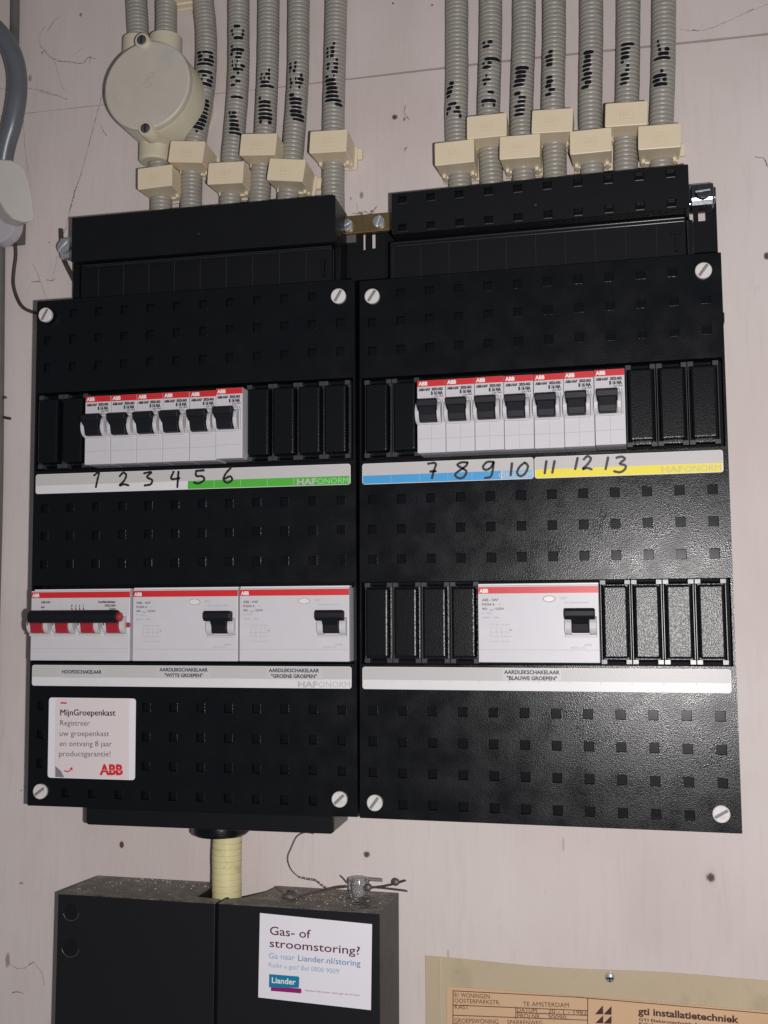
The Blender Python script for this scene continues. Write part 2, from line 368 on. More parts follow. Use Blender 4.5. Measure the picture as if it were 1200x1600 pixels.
def cover_mesh():
    holes = []
    for r, zc in enumerate([124.3, 107.4, 89.8, 0.0, -17.6, -35.3, -122.9, -140.5, -158.1, -175.6]):
        for c, x in enumerate(COLS):
            if r in (0, 9) and c in (0, 11): continue
            holes.append((x - 2.55, x + 2.55, zc - 2.6, zc + 2.6, 1.5 if r < 3 else 2.6))
    holes.append((-6.6, 200.0, 23.6, 73.6, 10)); holes.append((-6.6, 200.0, -96.4, -48.6, 10))
    return MB().panel([-8, 201.5], [-184, 133.5], 0, holes, 0, 1, 39)
def screw_part(parent, x, z, ang, y0=0.0, r=4.55, out=2.2):
    m = MB().lathe_y(x, z, [(r*.90, y0 - out), (r, y0 - out + .35), (r, y0 + .2)], 0, 30)
    o = m.obj("cover_screw", [SCREWW], ORG, parent, smooth=30)
    c, s = math.cos(ang), math.sin(ang); hw, hl = .75, r * .86
    q = [(x + c*a - s*b, z + s*a + c*b) for a, b in ((-hl,-hw),(hl,-hw),(hl,hw),(-hl,hw))]
    MB().sheet(q, y0 - out - .05, 0).ribbon([(x + c*a - s*hw, z + s*a + c*hw) for a in (-hl*.9, 0, hl*.9)], .35, y0 - out - .1, 1).obj("screw_slot", [SLOT, SCREWD], ORG, o)
def blank_part(parent, x, row):
    z0, z1 = (26.0, 71.0) if row == 0 else (-94.6, -50.0); a, b = x + .45, x + P16 - .45
    m = MB().box(a + .2, b - .2, 3.0, 9.5, z0 + .4, z1 - .4)
    m.box(a + 1.35, b - 1.35, -4.6, 4, z0 + 2.3, z1 - 2.3)
    o = m.obj("blank_plate", [BLANKM], ORG, parent, bevel=1.25, seg=3)
    k = MB()
    for zz in (z0 - .9, z1 - 1.7):
        for xx in (a - .25, b - 2.9):
            k.box(xx, xx + 3.15, -1.0, 5.0, zz, zz + 2.6)
    for xx in (a - .15, b - .35): k.box(xx, xx + .5, .4, 5.0, z0 + 1.7, z1 - 1.7)
    k.obj("retaining_rim", [RAILM], ORG, o, bevel=.15)
def roundrect(x0, x1, z0, z1, r, n=5):
    out = []
    for cx, cz, a0 in ((x1-r, z1-r, 0), (x0+r, z1-r, 90), (x0+r, z0+r, 180), (x1-r, z0+r, 270)):
        out += [(cx + r*math.cos(math.radians(a0 + 90*i/n)), cz + r*math.sin(math.radians(a0 + 90*i/n))) for i in range(n+1)]
    return out
def strip_part(parent, x0, x1, z0, z1, bands, label):
    o = MB().prism(roundrect(x0, x1, z0, z1, 1.5), -.6, .5, 0).obj("label_strip", [STRIPW], ORG, parent)
    o["label"] = label
    m = MB(); zm = z0 + (z1 - z0) * .42
    m.sheet([(x0+.3, zm), (x1-.3, zm)] + [p for p in roundrect(x0+.3, x1-.3, z0, z1-.25, 1.3) if p[1] > zm + .5], -.68, 0)
    mats = [STRIPG]
    for (a, b, z_, mt) in bands:
        mats.append(mt); k = len(mats) - 1
        m.sheet([(a, zm), (b, zm)] if False else [(a, z_), (b, z_), (b, zm), (a, zm)], -.70, k)
    m.obj("printed_band", mats, ORG, o)
    return o

def board(frame, label, left):
    bx = (204.2, [(197.2,199.6,164.7,176.0,-3.3),(203.0,206.2,165.3,175.6,-3.3)], 212.0) if left else (None, [(187.3,189.6,167.2,175.0,-3.3),(192.4,196.6,167.4,175.3,-3.3)], 203.0)
    root = thing("fuse_board", label, "fuse board", ORG, "black fuse boards side by side on the wall", frame)
    cover = cover_mesh().obj("front_cover", [BLACK, PIT, FLOOR], ORG, root, bevel=.16, seg=2, weld=True)
    MB().text("ABB", 96.7, 112, -.35, 7.0, 0, align='C', bold=.03).obj("embossed_logo", [BLACK], ORG, cover)
    for (x, z, a) in ((0.2, 123.2, 1.05), (191.7, 123.3, 1.1), (1.2, -175.0, .85), (191.1, -174.0, .75)):
        a += rnd.uniform(-.25, .25)
        lift = 2.6 if (left and x < 10 and z > 0) else 0
        screw_part(root, x, z, a, -lift if lift else 0, out=2.2)
    # base plate on the wall with slots
    MB().panel([-5.0, bx[2]], [-180, 181.5], 40.5, bx[1], 0, 1).obj("back_plate", [BLACKM, BLACKM], ORG, root)
    # cable shroud above the cover
    fy, z0_, z1_, x1_ = (8.0, 161.0, 189.4, 187.2) if left else (2.5, 162.0, 187.6, 185.6)
    hs = [(x - 2.3, x + 2.3, z - .0, z + 4.0, 1.6) for x in [17.5*i + .8 for i in range(1, 11)] for z in (163.6, 181.2) if not left]
    sh = MB().panel([11.6, x1_], [z0_, z1_], fy, hs, 0, 1, 40).obj("cable_shroud", [SHROUD, SHROUD, FLOOR], ORG, root, bevel=.5, weld=True)
    MB().lathe_y(98.5, 172.5, [(.7,fy-1.6),(1.7,fy-1.2),(1.9,fy),(1.9,fy+.2)], 0, 18).obj("shroud_screw", [TOGB], ORG, sh, smooth=40)
    sx_ = 14.5 if left else 7.6; rb_ = MB()
    lo_ = MB().box(sx_, 183.6, 15, 40, 120, z0_ - .1)
    for k in range(11):
        x = 17.5*k + 9.4
        if x < sx_: continue
        rb_.box(x, x + .45, 14.3, 15.2, 136 - (k % 3) * 1.2, 158.0)
    lo_.box(15, 183, 14.3, 15.2, 160.0, 160.6)
    lo_.box(177.6, 179.0, 12.4, 15.5, 141, 151.5).box(175.6, 180.6, 13.2, 15.3, 151.5, 152.5)
    rb_.box(sx_ + 4, 183, 14.1, 15.2, 158.5, 159.1).box(sx_ + 2, 183, 13.6, 15.2, z0_ - 1.6, z0_ - 1.1)
    rb_.obj("skirt_rib", [RAILD], ORG, lo_.obj("shroud_skirt", [BLACKM], ORG, root, bevel=.2), bevel=.12)
    MB().box(184.2, 188.0, 19.5, 36, 137.5, 161).box(184.6, 187.2, 18.4, 19.4, 139, 146).obj("shroud_cheek", [BLACKS], ORG, root, bevel=.3)
    MB().box(201.6, 203.2, 14, 26, 97, 103).obj("cover_latch", [BLACKS], ORG, root, bevel=.3)
    return root

right = board(MR, "right-hand black fuse board with blue and yellow number strips, partly glaring in the flash", False)
left = board(ML, "left-hand black fuse board with the white promo sticker and a cable gland underneath", True)
def B(k, row, root): blank_part(root, X0M + P16 * k + ((3.4 - .95*(k - 8)) if root == left and row == 0 and k > 7 else 0), row)
for k in (0, 1, 9, 10, 11): B(k, 0, right)
for k in (0, 1, 2, 3, 8, 9, 10, 11): B(k, 1, right)
for k in (0, 1, 8, 9, 10, 11): B(k, 0, left)

# label strips
G0 = 9.3
def hafo(o, x0, x1, z, mats, h=3.3):
    m = MB(); x2 = x0 + (x1-x0)*.40
    m.text("HAF", x0, z, -.80, h, 0, wdt=(x1-x0)*.38, bold=.035).text("ONORM", x2, z, -.80, h, 1, wdt=(x1-x0)*.60, bold=-.005)
    for i in range(4): pass
    m.obj("maker_lettering", mats, ORG, o)
def ticks(o, xs, z0, z1, mt):
    m = MB()
    for x in xs: m.box(x - .12, x + .12, -.78, -.7, z0, z1)
    m.obj("tick_mark", [mt], ORG, o)
s = strip_part(left, -6.2, 198.4, 9.2, 21.6, [(96.0, 197.9, 9.5, GREEN)], "white and green number strip reading 1 to 6"); s1L = s
hafo(s, 165.5, 197.2, 10.1, [LGREY, LGREEN]); ticks(s, [113, 130, 147, 163.5], 9.8, 14.2, LGREEN)
s = strip_part(right, -6.2, 95.0, 9.2, 21.6, [(-5.8, 76.5, 9.5, BLUE), (77.0, 94.6, 9.5, LBLUE)], "white and blue number strip reading 7 to 10"); s1Ra = s
hafo(s, 62.5, 94.2, 10.1, [BLUE, STRIPG]); ticks(s, [11.5, 28.5, 45.3, 59.5], 9.8, 14.2, LBLUE)
s = strip_part(right, 95.6, 198.6, 9.2, 21.6, [(96.2, 198.0, 9.5, YELLOW)], "white and yellow number strip reading 11 to 13"); s1Rb = s
hafo(s, 165.5, 197.4, 10.1, [LYEL, LGREY])
s = strip_part(left, -6.2, 198.4, -110.6, -97.8, [], "grey and white strip naming the main switch and two earth leakage switches"); s2L = s
hafo(s, 166, 197.6, -109.9, [LGREY, LGREY])
s = strip_part(right, -6.2, 198.6, -110.6, -97.8, [], "grey and white strip naming the blue earth leakage switch"); s2R = s
ticks(s, [11.5 + 16.9*i for i in range(11)], -106.6, -105.2, LGREY)

# handwritten numbers and printed names on the strips
def Z(sc_, ox, oy, pts): return [(x / sc_ + ox, y / sc_ + oy) for x, y in pts]
ZA, ZB, ZC = (2.105, 30, 560), (3.75, 540, 700), (3.529, 800, 560)
def number(parent, frame, name_z, strokes):
    m = MB()
    for st in strokes:
        P = [at(px, py, -.9, frame) for px, py in Z(*name_z, st)]
        m.ribbon([(p.x, p.z) for p in P], 1.38, -.9, 0)
    m.obj("handwritten_number", [MARK], ORG, parent)
for g in ([[(246,385),(262,374),(257,400),(252,424)]], [[(330,388),(342,376),(352,384),(345,402),(330,418),(345,414),(360,418)]],
          [[(410,378),(435,374),(420,390),(437,400),(432,414),(412,418)]], [[(508,372),(500,396),(528,394)],[(524,372),(520,424)]],
          [[(608,368),(582,370)],[(582,370),(582,386),(603,388),(608,400),(590,411),(574,408)]], [[(696,360),(680,378),(672,398),(684,409),(700,400),(694,388),(676,396)]]):
    number(s1L, ML, ZA, g)
for g in ([[(482,92),(528,90),(515,140),(506,178)],[(495,138),(530,136)]], [[(715,85),(680,84),(655,100),(690,122),(708,140),(690,172),(660,176),(642,155),(670,130),(705,105),(715,85)]],
          [[(868,82),(830,82),(805,110),(820,128),(850,115),(868,82)],[(868,82),(862,130),(850,168),(815,176)]], [[(975,88),(967,162)],[(1050,85),(1020,110),(1005,145),(1025,165),(1055,145),(1068,105),(1050,85)]]):
    number(s1Ra, MR, ZB, g)
for g in ([[(190,565),(180,635)],[(235,565),(222,632)]], [[(362,548),(348,612)],[(395,558),(415,540),(435,552),(420,580),(390,610),(415,604),(440,612)]],
          [[(530,545),(516,612)],[(575,548),(605,542),(622,555),(595,580),(625,590),(622,612),(595,628),(562,622)]]):
    number(s1Rb, MR, ZC, g)
def strip_label(parent, cx, lines, wid):
    b = MB().sheet(roundrect(cx - wid/2, cx + wid/2, -105.4, -98.2, .5), -.78, 0)
    n = len(lines)
    for i, (t, w_) in enumerate(lines):
        b.text(t, cx, (-102.9 if n == 1 else -101.2 - 3.35*i), -.86, 2.0, 1, wdt=w_, align='C', bold=.03)
    b.obj("name_label", [mat("pale name label", (.55,.535,.545), .4), INK], ORG, parent)
strip_label(s2L, 27.5, [("HOOFDSCHAKELAAR", 26.5)], 31)
strip_label(s2L, 94.2, [("AARDLEKSCHAKELAAR", 31), ('"WITTE GROEPEN"', 24.5)], 35)
strip_label(s2L, 163.5, [("AARDLEKSCHAKELAAR", 31), ('"GROENE GROEPEN"', 28)], 35)
strip_label(s2R, 92.0, [("AARDLEKSCHAKELAAR", 31), ('"BLAUWE GROEPEN"', 28)], 33)

# promo sticker on the left cover
def promo():
    f = ML; zc = (2.264, 30, 1020)
    q = lambda x, y, yl=-.3: at(x / zc[0] + zc[1], y / zc[0] + zc[2], yl, f)
    a, b, c, d = q(105,160), q(414,160), q(408,450), q(101,442)
    x0, x1 = (a.x + d.x)/2, (b.x + c.x)/2; z1, z0 = (a.z + b.z)/2, (c.z + d.z)/2
    o = MB().prism(roundrect(x0, x1, z0, z1, 1.8), -.3, .1).obj("promo_sticker", [PAPERW], ORG, left)
    o["label"] = "white and pink square promo sticker with red logo"
    m = MB(); xa, xb = q(128,200).x, q(386,200).x
    m.sheet([(xa, z0+.5), (xb, z0+.5), (xb, z1-.4), (xa, z1-.4)], -.38, 0); m.sheet([(xb, z0+.6), (xb+1.1, z0+.6), (xb+1.1, z1-.5), (xb, z1-.5)], -.38, 1)
    m.obj("pink_field", [PAPERP, PAPERP2], ORG, o)
    t = MB(); T = lambda body, u0, u1, v, h, k, bold=0: t.text_px(body, (u0/zc[0]+zc[1], v/zc[0]+zc[2]), (u1/zc[0]+zc[1], (v+1)/zc[0]+zc[2]), h/zc[0], -.46, k, f, bold)
    T("MijnGroepenkast", 145, 339.5, 221, 19, 0, .0); T("MijnGroepenkast", 146, 340.5, 221, 19, 0, .0); T("MijnGroepenkast", 145.5, 340, 221.6, 19, 0, .0); T("Registreer", 145, 250, 257, 17, 1); T("uw groepenkast", 143, 318, 294, 17, 1)
    T("en ontvang 8 jaar", 143, 328, 330, 17, 1); T("productgarantie!", 141, 323, 366, 17, 1); T("ABB", 284, 367, 430, 31, 2, .05)
    p = [q(u, v) for u, v in ((148,177),(168,178))]; t.ribbon([(v.x, v.z) for v in p], .9, -.46, 2, 1)
    p = [q(u, v) for u, v in ((160,417),(172,420),(182,414),(187,407))]; t.ribbon([(v.x, v.z) for v in p], .7, -.46, 2)
    p = [q(u, v) for u, v in ((188,404),(190,416),(178,408))]; t.sheet([(v.x, v.z) for v in p], -.47, 2)
    p = [q(u, v) for u, v in ((284,415),(367,415))]; t.ribbon([(v.x, v.z) for v in p], .18, -.5, 4, 1)
    p = [q(u, v) for u, v in ((128,400),(148,418),(160,441),(128,439))]; t.sheet([(v.x, v.z) for v in p], -.44, 3)
    t.obj("sticker_print", [INK, INKM, SRED, CURL, PAPERP], ORG, o)
promo()

# bottom cable box and gland under the left board
MB().prism([(30.5,-193.6),(32,-194.6),(185.2,-194.6),(187.0,-193.0),(187.0,-184.05),(30.5,-184.05)], 1.5, 36).obj("bottom_cable_box", [BLACKS], ORG, left, bevel=.8)
# gland placed by its own axis
GX = 109.8
gl = MB().lathe_z(GX, 22, [(17.3,-192),(17.6,-193),(17.6,-199.8),(16.2,-201.2),(10,-201.3)], 0, 40).obj("cable_gland", [BLACK], ORG, left, smooth=40)

# ------------------------------------------------------------------ breakers
BO = Vector((0, 12, 0))                      # module origin: lower left corner of its nose, on the rail
def diag(m, x, z, k):
    for a, b, c, d in ((0,2.6,0,.18),(0,2.6,1.1,1.28),(0,.18,0,1.28),(2.45,2.63,0,1.28),(.8,.95,.2,1.1),(1.6,1.75,.2,1.1)): m.box(x+a, x+b, DY-.08, DY, z+c, z+d, k)
def make_breaker(frame, org, label, split):
    t = thing("circuit_breaker", label, "circuit breaker", org, "numbered white circuit breakers", frame)
    W_, H = P16 - .22, 42.7
    body = MB().box(.05, W_, DY, 11, 0, H)
    o = body.obj("body", [DEVW], BO, t, bevel=.28)
    g = MB().box(.3, W_-.25, DY-.05, DY-.02, 8.05, 8.3, 0)
    if split: g.box(8.3, 8.5, DY-.05, DY-.02, .8, 16.5, 0)
    g.box(.3, W_-.25, DY-.05, DY-.02, 17.2, 17.4, 0)
    g.obj("moulded_line", [mat_groove], BO, o)
    MB().box(.15, W_-.1, DY-.12, DY+.4, 39.0, H-.15).obj("red_band", [REDS], BO, t)
    pr = MB().text("ABB", .9, 39.75, DY-.22, 2.05, 1, wdt=5.4, bold=.05)
    pr.text("ABB-HAF", .9, 36.5, DY-.1, 1.4, 0, wdt=6.8, bold=.07).text("2022-062", 8.7, 36.6, DY-.1, 1.4, 0, wdt=6.6, bold=.07).text("B 16 NA", 8.3, 34.0, DY-.1, 1.85, 0, wdt=7.0, bold=.075)
    pr.text("~ 230", 8.9, 32.4, DY-.1, 1.0, 0, wdt=3.6, bold=.02).text("10kA", 13.0, 32.6, DY-.1, 1.0, 0, wdt=2.7, bold=.02)
    diag(pr, 8.2, 30.4, 0); diag(pr, 10.6, 30.6, 0)
    pr.box(1.0,7.0,DY-.1,DY,31.4,31.6,0).box(1.0,1.2,DY-.1,DY,29.8,31.6,0).box(6.8,7.0,DY-.1,DY,30.2,31.6,0).box(1.0,1.9,DY-.1,DY,30.3,31.4,0).text("6000", 2.4, 30.0, DY-.1, 1.0, 0, wdt=3.8)
    pr.ribbon([(13.9,31.4),(13.6,30.6),(14.0,29.6),(14.0,28.4)], .25, DY-.1, 0).ribbon([(15.2,31.4),(14.9,30.6),(15.3,29.6),(15.3,28.4)], .25, DY-.1, 0)
    pr.obj("printing", [INK, WINK], BO, o)
    # round guards either side of the lever
    arc = [(DY + .5, 29.6)] + [(DY - 5.6*math.sin(math.pi*i/12), 23.2 - 6.4*math.cos(math.pi*(12-i)/12)*1.0 ) for i in range(0, 13)] + [(DY + .5, 16.8)]
    for x0, x1 in ((-.35, 1.9), (12.4, 14.7)):
        gd = MB().xprism(arc, x0, x1); o2 = gd.obj("lever_guard", [DEVG], BO, t, bevel=.35)
        MB().disc((x0+x1)/2, 23, DY-.2, DY-.1, .1).obj("hub", [DEVS], BO, o2)
    MB().box(14.9, 15.9, DY-1.4, DY, 17.5, 28.6).obj("guard_web", [DEVG], BO, t, bevel=.3)
    MB().box(.4, 14.6, DY-1.6, DY, 16.2, 17.5).obj("guard_sill", [DEVG], BO, t, bevel=.4)
    lv = MB().xprism([(DY, 17.2),(DY-5.0, 17.6),(DY-6.0, 21.2),(DY-8.6, 26.4),(DY-9.0, 29.1),(DY-6.4, 30.4),(DY, 29.6)], 2.4, 12.0)
    lv.xprism([(DY-5.5, 23.4),(DY-8.8, 26.0),(DY-9.3, 29.4),(DY-6.4, 30.7),(DY-4.0, 29.8)], 1.4, 12.9)
    lv.obj("lever", [TOGB], BO, t, bevel=.4)
    return t
mat_groove = mat("moulded groove shade line", (.40,.39,.42), .6)
def brk_label(n):
    word = {1:"first white breaker with black lever, above the handwritten number 1", 6:"white breaker with black lever above the handwritten 6, right end of its row, standing proud",
            7:"white breaker with black lever above the handwritten 7, beside two black blanks", 13:"white breaker above the handwritten 13, right end of its row beside black blanks"}
    return word.get(n, "white breaker with black lever directly above the handwritten number %d" % n)
first = make_breaker(MLD, (X0M + 2*P16, 12, 25.7), brk_label(1), False)
for n in range(2, 7):
    c = copy_tree(first); c["label"] = brk_label(n)
    out = 1.8 if n == 6 else .3 * math.sin(n * 2.1)
    place(c, (X0M + (n+1)*P16 + (.25 if n == 6 else 0), 12 - out, 25.7 + (.5 if n == 6 else 0)), MLD)
seven = make_breaker(MR, (X0M + 2*P16, 12, 25.5), brk_label(7), True)
for n in range(8, 14):
    c = copy_tree(seven); c["label"] = brk_label(n)
    place(c, (X0M + (n-5)*P16 + .03*math.sin(n*3), 12 + .35*math.sin(n*1.9), 25.5 + (.35 if n == 13 else .1*math.sin(n*5))), MR)

# ------------------------------------------------------------------ earth leakage switches
def make_rcd(frame, org, label):
    t = thing("earth_leakage_switch", label, "earth leakage switch", org, "wide white earth leakage switches", frame)
    W_, H = 4*P16 - .5, 42.8
    o = MB().box(.3, W_, DY, 11, 0, H).obj("body", [DEVW], BO, t, bevel=.3)
    MB().box(.4, W_ - .1, DY+1.5, DY+7, H + .1, H + 1.1).obj("terminal_ledge", [STRIPW], BO, t)
    MB().box(.5, W_-.2, DY-.05, DY-.02, 6.9, 7.1).obj("moulded_line", [mat_groove], BO, o)
    MB().box(.4, W_-.1, DY-.12, DY+.4, 38.4, 42.1).obj("red_band", [REDS], BO, t)
    pr = MB().text("ABB", 1.2, 39.0, DY-.22, 2.0, 2, wdt=5.0, bold=.05)
    pr.text("ABB - HAF", 2.6, 34.2, DY-.1, 1.35, 1, wdt=9.2, bold=.02).text("FH204 A", 2.6, 31.7, DY-.1, 1.3, 1, wdt=7.2, bold=.02).text("A", 11.8, 31.7, DY-.1, 1.2, 0, wdt=1.6)
    pr.text("40A", 2.6, 29.3, DY-.1, 1.25, 1, wdt=3.0, bold=.02).text("0,03A", 10.2, 29.3, DY-.1, 1.25, 1, wdt=4.8, bold=.02).ribbon([(7.0,29.6),(7.8,28.8),(8.8,29.4),(9.3,29.9)], .25, DY-.1, 1)
    pr.text("Im 500A", 2.8, 27.0, DY-.1, 1.0, 0, wdt=5.6).text("230/400V", 2.6, 24.4, DY-.1, 1.1, 0, wdt=4.6).text("~ 50Hz", 8.4, 24.4, DY-.1, 1.1, 0, wdt=3.6)
    for zz, w_ in ((20.6, 11.5), (14.0, 12.0), (11.2, 11.0)): pr.text("1 3 5 N  2 4 6 N", 6.6, zz, DY-.1, .9, 0, wdt=w_)
    for xx in (7.4, 10.4, 13.4, 16.4): pr.box(xx, xx+.12, DY-.1, DY, 15.4, 20.0, 0)
    pr.box(6.8, 18.2, DY-.1, DY, 16.8, 16.92, 0).box(17.8, 19.2, DY-.1, DY, 17.6, 18.4, 0)
    pr2 = MB(); pr2.text("TEST", 46.0, 34.9, DY-.1, 1.2, 0, wdt=4.0).text("elke maand drukken", 48.6, 32.6, DY-.1, 1.0, 0, wdt=13.2)
    pr3 = MB(); pr3.text("KEMA", 59.0, 9.2, DY-.1, 1.2, 0, wdt=4.0).text("INSTAL. 013", 51.8, 7.7, DY-.1, 1.1, 0, wdt=7.6)
    for q in (pr, pr2, pr3): q.obj("printing", [INKG, INKM, WINK], BO, o)
    c = [(40.2 + 3.6*math.cos(2*math.pi*i/28), 35.2 + 1.95*math.sin(2*math.pi*i/28)) for i in range(28)]
    c2 = [(40.2 + 3.15*math.cos(2*math.pi*i/28), 35.2 + 1.6*math.sin(2*math.pi*i/28)) for i in range(28)]
    b = MB().prism(c, DY-.35, DY+.2).obj("button_rim", [mat_groove], BO, t)  # shadow round the button put into the rim's darker grey
    MB().prism(c2, DY-1.15, DY+.2).obj("test_button", [mat("white button", (.72,.69,.66), .35)], BO, t, bevel=.25)
    arc = [(DY + .4, 25.6)] + [(DY - 4.4*math.sin(math.pi*i/10), 20.4 + 5.2*math.cos(math.pi*i/10)) for i in range(11)] + [(DY + .4, 15.2)]
    for x0, x1 in ((48.6, 52.4), (62.0, 66.0)):
        MB().xprism(arc, x0, x1).obj("lever_guard", [DEVG], BO, t, bevel=.35)
    MB().box(48.6, 66.0, DY-1.7, DY, 14.0, 15.4).obj("guard_sill", [DEVG], BO, t, bevel=.4)
    lv = MB().xprism([(DY, 16.2),(DY-4.8, 16.6),(DY-5.6, 21.2),(DY-7.6, 24.2),(DY-5, 27),(DY, 27)], 52.5, 61.9)
    lv.xprism([(DY-3.0, 23.6),(DY-7.6, 23.8),(DY-9.2, 25.6),(DY-9.2, 28.6),(DY-7.4, 29.8),(DY-3.0, 29.4)], 48.9, 65.2)
    lv.obj("lever", [TOGB], BO, t, bevel=.45)
    return t
RZ = -94.6
r1 = make_rcd(ML, (X0M + 4*P16 + 1.2, 12, RZ), "white earth leakage switch above the WITTE GROEPEN label, in the middle of three devices")
r2 = copy_tree(r1); r2["label"] = "white earth leakage switch above the GROENE GROEPEN label"; place(r2, (X0M + 8*P16 + 1.5, 12, RZ + .1), ML)
r3 = copy_tree(r1); r3["label"] = "white earth leakage switch between black blanks above the BLAUWE GROEPEN label"; place(r3, (X0M + 4*P16 + .2, 12, RZ), MR)

# ------------------------------------------------------------------ main switch
def make_main():
    org = (X0M, 12, RZ)
    t = thing("main_switch", "white four pole main switch with red levers joined by a black bar", "main switch", org, None, ML)
    W_, H = 4*P16 - .4, 42.6
    o = MB().box(1.6, W_, DY, 11, 0, H).obj("body", [DEVW], BO, t, bevel=.3)
    MB().box(1.8, W_-.3, DY-.05, DY-.02, 7.2, 7.4).obj("moulded_line", [mat_groove], BO, o)
    MB().box(4.5, W_-.1, DY-.12, DY+.4, 38.2, 41.8).box(1.7, 4.6, DY-.10, DY+.4, 38.2, 41.8, 0).obj("red_band", [REDS], BO, t)
    MB().box(3, W_ - .1, DY+1.5, DY+7, H + .1, H + .9).obj("terminal_ledge", [STRIPW], BO, t)
    pr = MB().text("ABB", 2.3, 38.9, DY-.22, 2.0, 1, wdt=4.8, bold=.05)
    pr.text("ABB-HAF", 8.2, 35.0, DY-.1, 1.3, 0, wdt=6.4, bold=.03).text("40A", 8.2, 32.0, DY-.1, 1.2, 0, wdt=2.8, bold=.03).text("400V AC", 8.2, 29.8, DY-.1, 1.1, 0, wdt=5.2, bold=.02)
    pr2 = MB(); pr3 = MB(); pr2.text("hoofdschakelaar", 58.0, 35.0, DY-.1, 1.3, 0, wdt=11.4, align='R', bold=.04).text("2022-064", 58.0, 32.8, DY-.1, 1.2, 0, wdt=7.2, align='R', bold=.04).text("E204", 58.0, 30.7, DY-.1, 1.2, 0, wdt=4.0, align='R', bold=.03).text("EN 60947-3", 58.0, 28.6, DY-.1, 1.1, 0, wdt=7.6, align='R', bold=.02)
    for k in range(4):
        x = 28.6 + 2.6*k; pr3.text("1357"[k], x, 33.0, DY-.1, .9, 0, wdt=.8, bold=.04); pr3.ribbon([(x+.4, 32.6), (x+.3, 31.4), (x+1.1, 30.2), (x+.5, 29.0)], .35, DY-.1, 0); pr3.disc(x+.5, 31.4, DY-.1, DY, .42, 0, 8)
    for q in (pr, pr2, pr3): q.obj("printing", [INK, WINK], BO, o)
    arc = [(DY + .4, 27.4)] + [(DY - 5.2*math.sin(math.pi*i/10), 21.6 + 5.4*math.cos(math.pi*i/10)) for i in range(11)] + [(DY + .4, 16.2)]
    for k in range(4):
        x = 1.0 + k * (P16 - .2)
        for a, b in ((.5, 3.4), (11.4, 14.4)):
            g = MB().xprism(arc, x + a, x + b).obj("lever_guard", [DEVG], BO, t, bevel=.35)
        MB().box(x + 1.4, x + 1.8, DY-5.6, DY-4.6, 21.5, 24.2).obj("guard_mark", [INK], BO, g)
        MB().box(x + .5, x + 14.4, DY-1.9, DY, 14.9, 16.4).obj("guard_sill", [DEVG], BO, t, bevel=.4)
        MB().xprism([(DY, 16.6),(DY-5.0, 17.0),(DY-6.2, 22.0),(DY-9.2, 27.0),(DY-6.5, 30.0),(DY, 28.0)], x + 3.3, x + 11.5).obj("red_lever", [REDT], BO, t, bevel=.4)
    # round black tie bar across the four levers, with a red end showing
    bar = MB(); n = 22
    for xa, xb, r in ((6.2, 63.8, 3.9),):
        bar.xprism([(DY - 8.8 + r*math.cos(-2*math.pi*i/n), 26.8 + r*math.sin(-2*math.pi*i/n)) for i in range(n)], xa, xb)
    bo = bar.obj("tie_bar", [TOGB], BO, t, bevel=.35)
    e = MB().xprism([(DY - 8.8 + 2.7*math.cos(-2*math.pi*i/n), 26.6 + 2.7*math.sin(-2*math.pi*i/n)) for i in range(n)], 63.5, 66.0)
    e.obj("bar_end", [REDT], BO, bo, bevel=.4)
    MB().disc(66.6, 21.6, DY - 1.6, DY - .1, 1.5, 0, 18).obj("red_indicator", [REDT], BO, t, bevel=.3)
make_main()

# ------------------------------------------------------------------ earthing bits at the top
def terminal_screw(parent, x, y, z, r, ang, org, mt=None):
    m = MB().lathe_y(x, z, [(r*.55, y - 2.6), (r*.92, y - 2.1), (r, y - 1.2), (r, y)], 0, 24)
    o = m.obj("clamp_screw", [mt or STEEL], org, parent, smooth=35)
    c, s_ = math.cos(ang), math.sin(ang)
    q = [(x + c*a - s_*b, z + s_*a + c*b) for a, b in ((-r*.9,-.45),(r*.9,-.45),(r*.9,.45),(-r*.9,.45))]
    MB().prism(q, y - 2.75, y - 2.2).obj("slot", [STEELB], org, o)
o_ = Vector((-12, 34, 181))
t = thing("earth_bar", "flat brass earth bar with two steel screws bridging the two boards", "earth bar", o_)
MB().box(-31.5, 9, 29, 32, 175.3, 186.8).obj("brass_strip", [BRASS], o_, t, bevel=.3)
terminal_screw(t, -23.6, 29, 180.6, 4.1, .5, o_); terminal_screw(t, -2.8, 29, 180.9, 4.1, 1.2, o_)
MB().box(-29, -19, 32.1, 40.2, 170.8, 184).obj("bar_holder", [PLATE], o_, t, bevel=.8)
o_ = Vector((194, 40, 178))
t = thing("earth_clamp", "shiny steel earth clamp sticking out beside the right board's shroud", "earth clamp", o_, "steel earth clamps")
MB().xprism([(26.6,171.0),(25.4,171.8),(24.6,174.4),(24.1,175.7),(23.4,176.4),(23.4,181.0),(24.6,184.2),(26.5,185.2),(39.5,185.2),(39.5,171.5)], 187.6, 200.6).box(186.2, 188.2, 27, 34, 173, 183).box(200.4, 202.0, 26, 36, 175.5, 182.5).obj("clamp_body", [CLAMPM], o_, t, bevel=.7)
terminal_screw(t, 194.3, 23.2, 178.4, 4.6, .06, o_, CLAMPM)
o_ = Vector((-224, 40, 183))
t = thing("earth_clamp", "small steel earth clamp holding a bare wire beside the left board's shroud", "earth clamp", o_, "steel earth clamps")
MB().xprism([(28.4,176.3),(27.2,179.6),(27,181),(27,189.6),(28,190.6),(33,190.6),(33,176.3)], -227.5, -208).obj("clamp_body", [STEEL], o_, t, bevel=1.2)
terminal_screw(t, -223.4, 27, 183.4, 5.0, .85, o_)
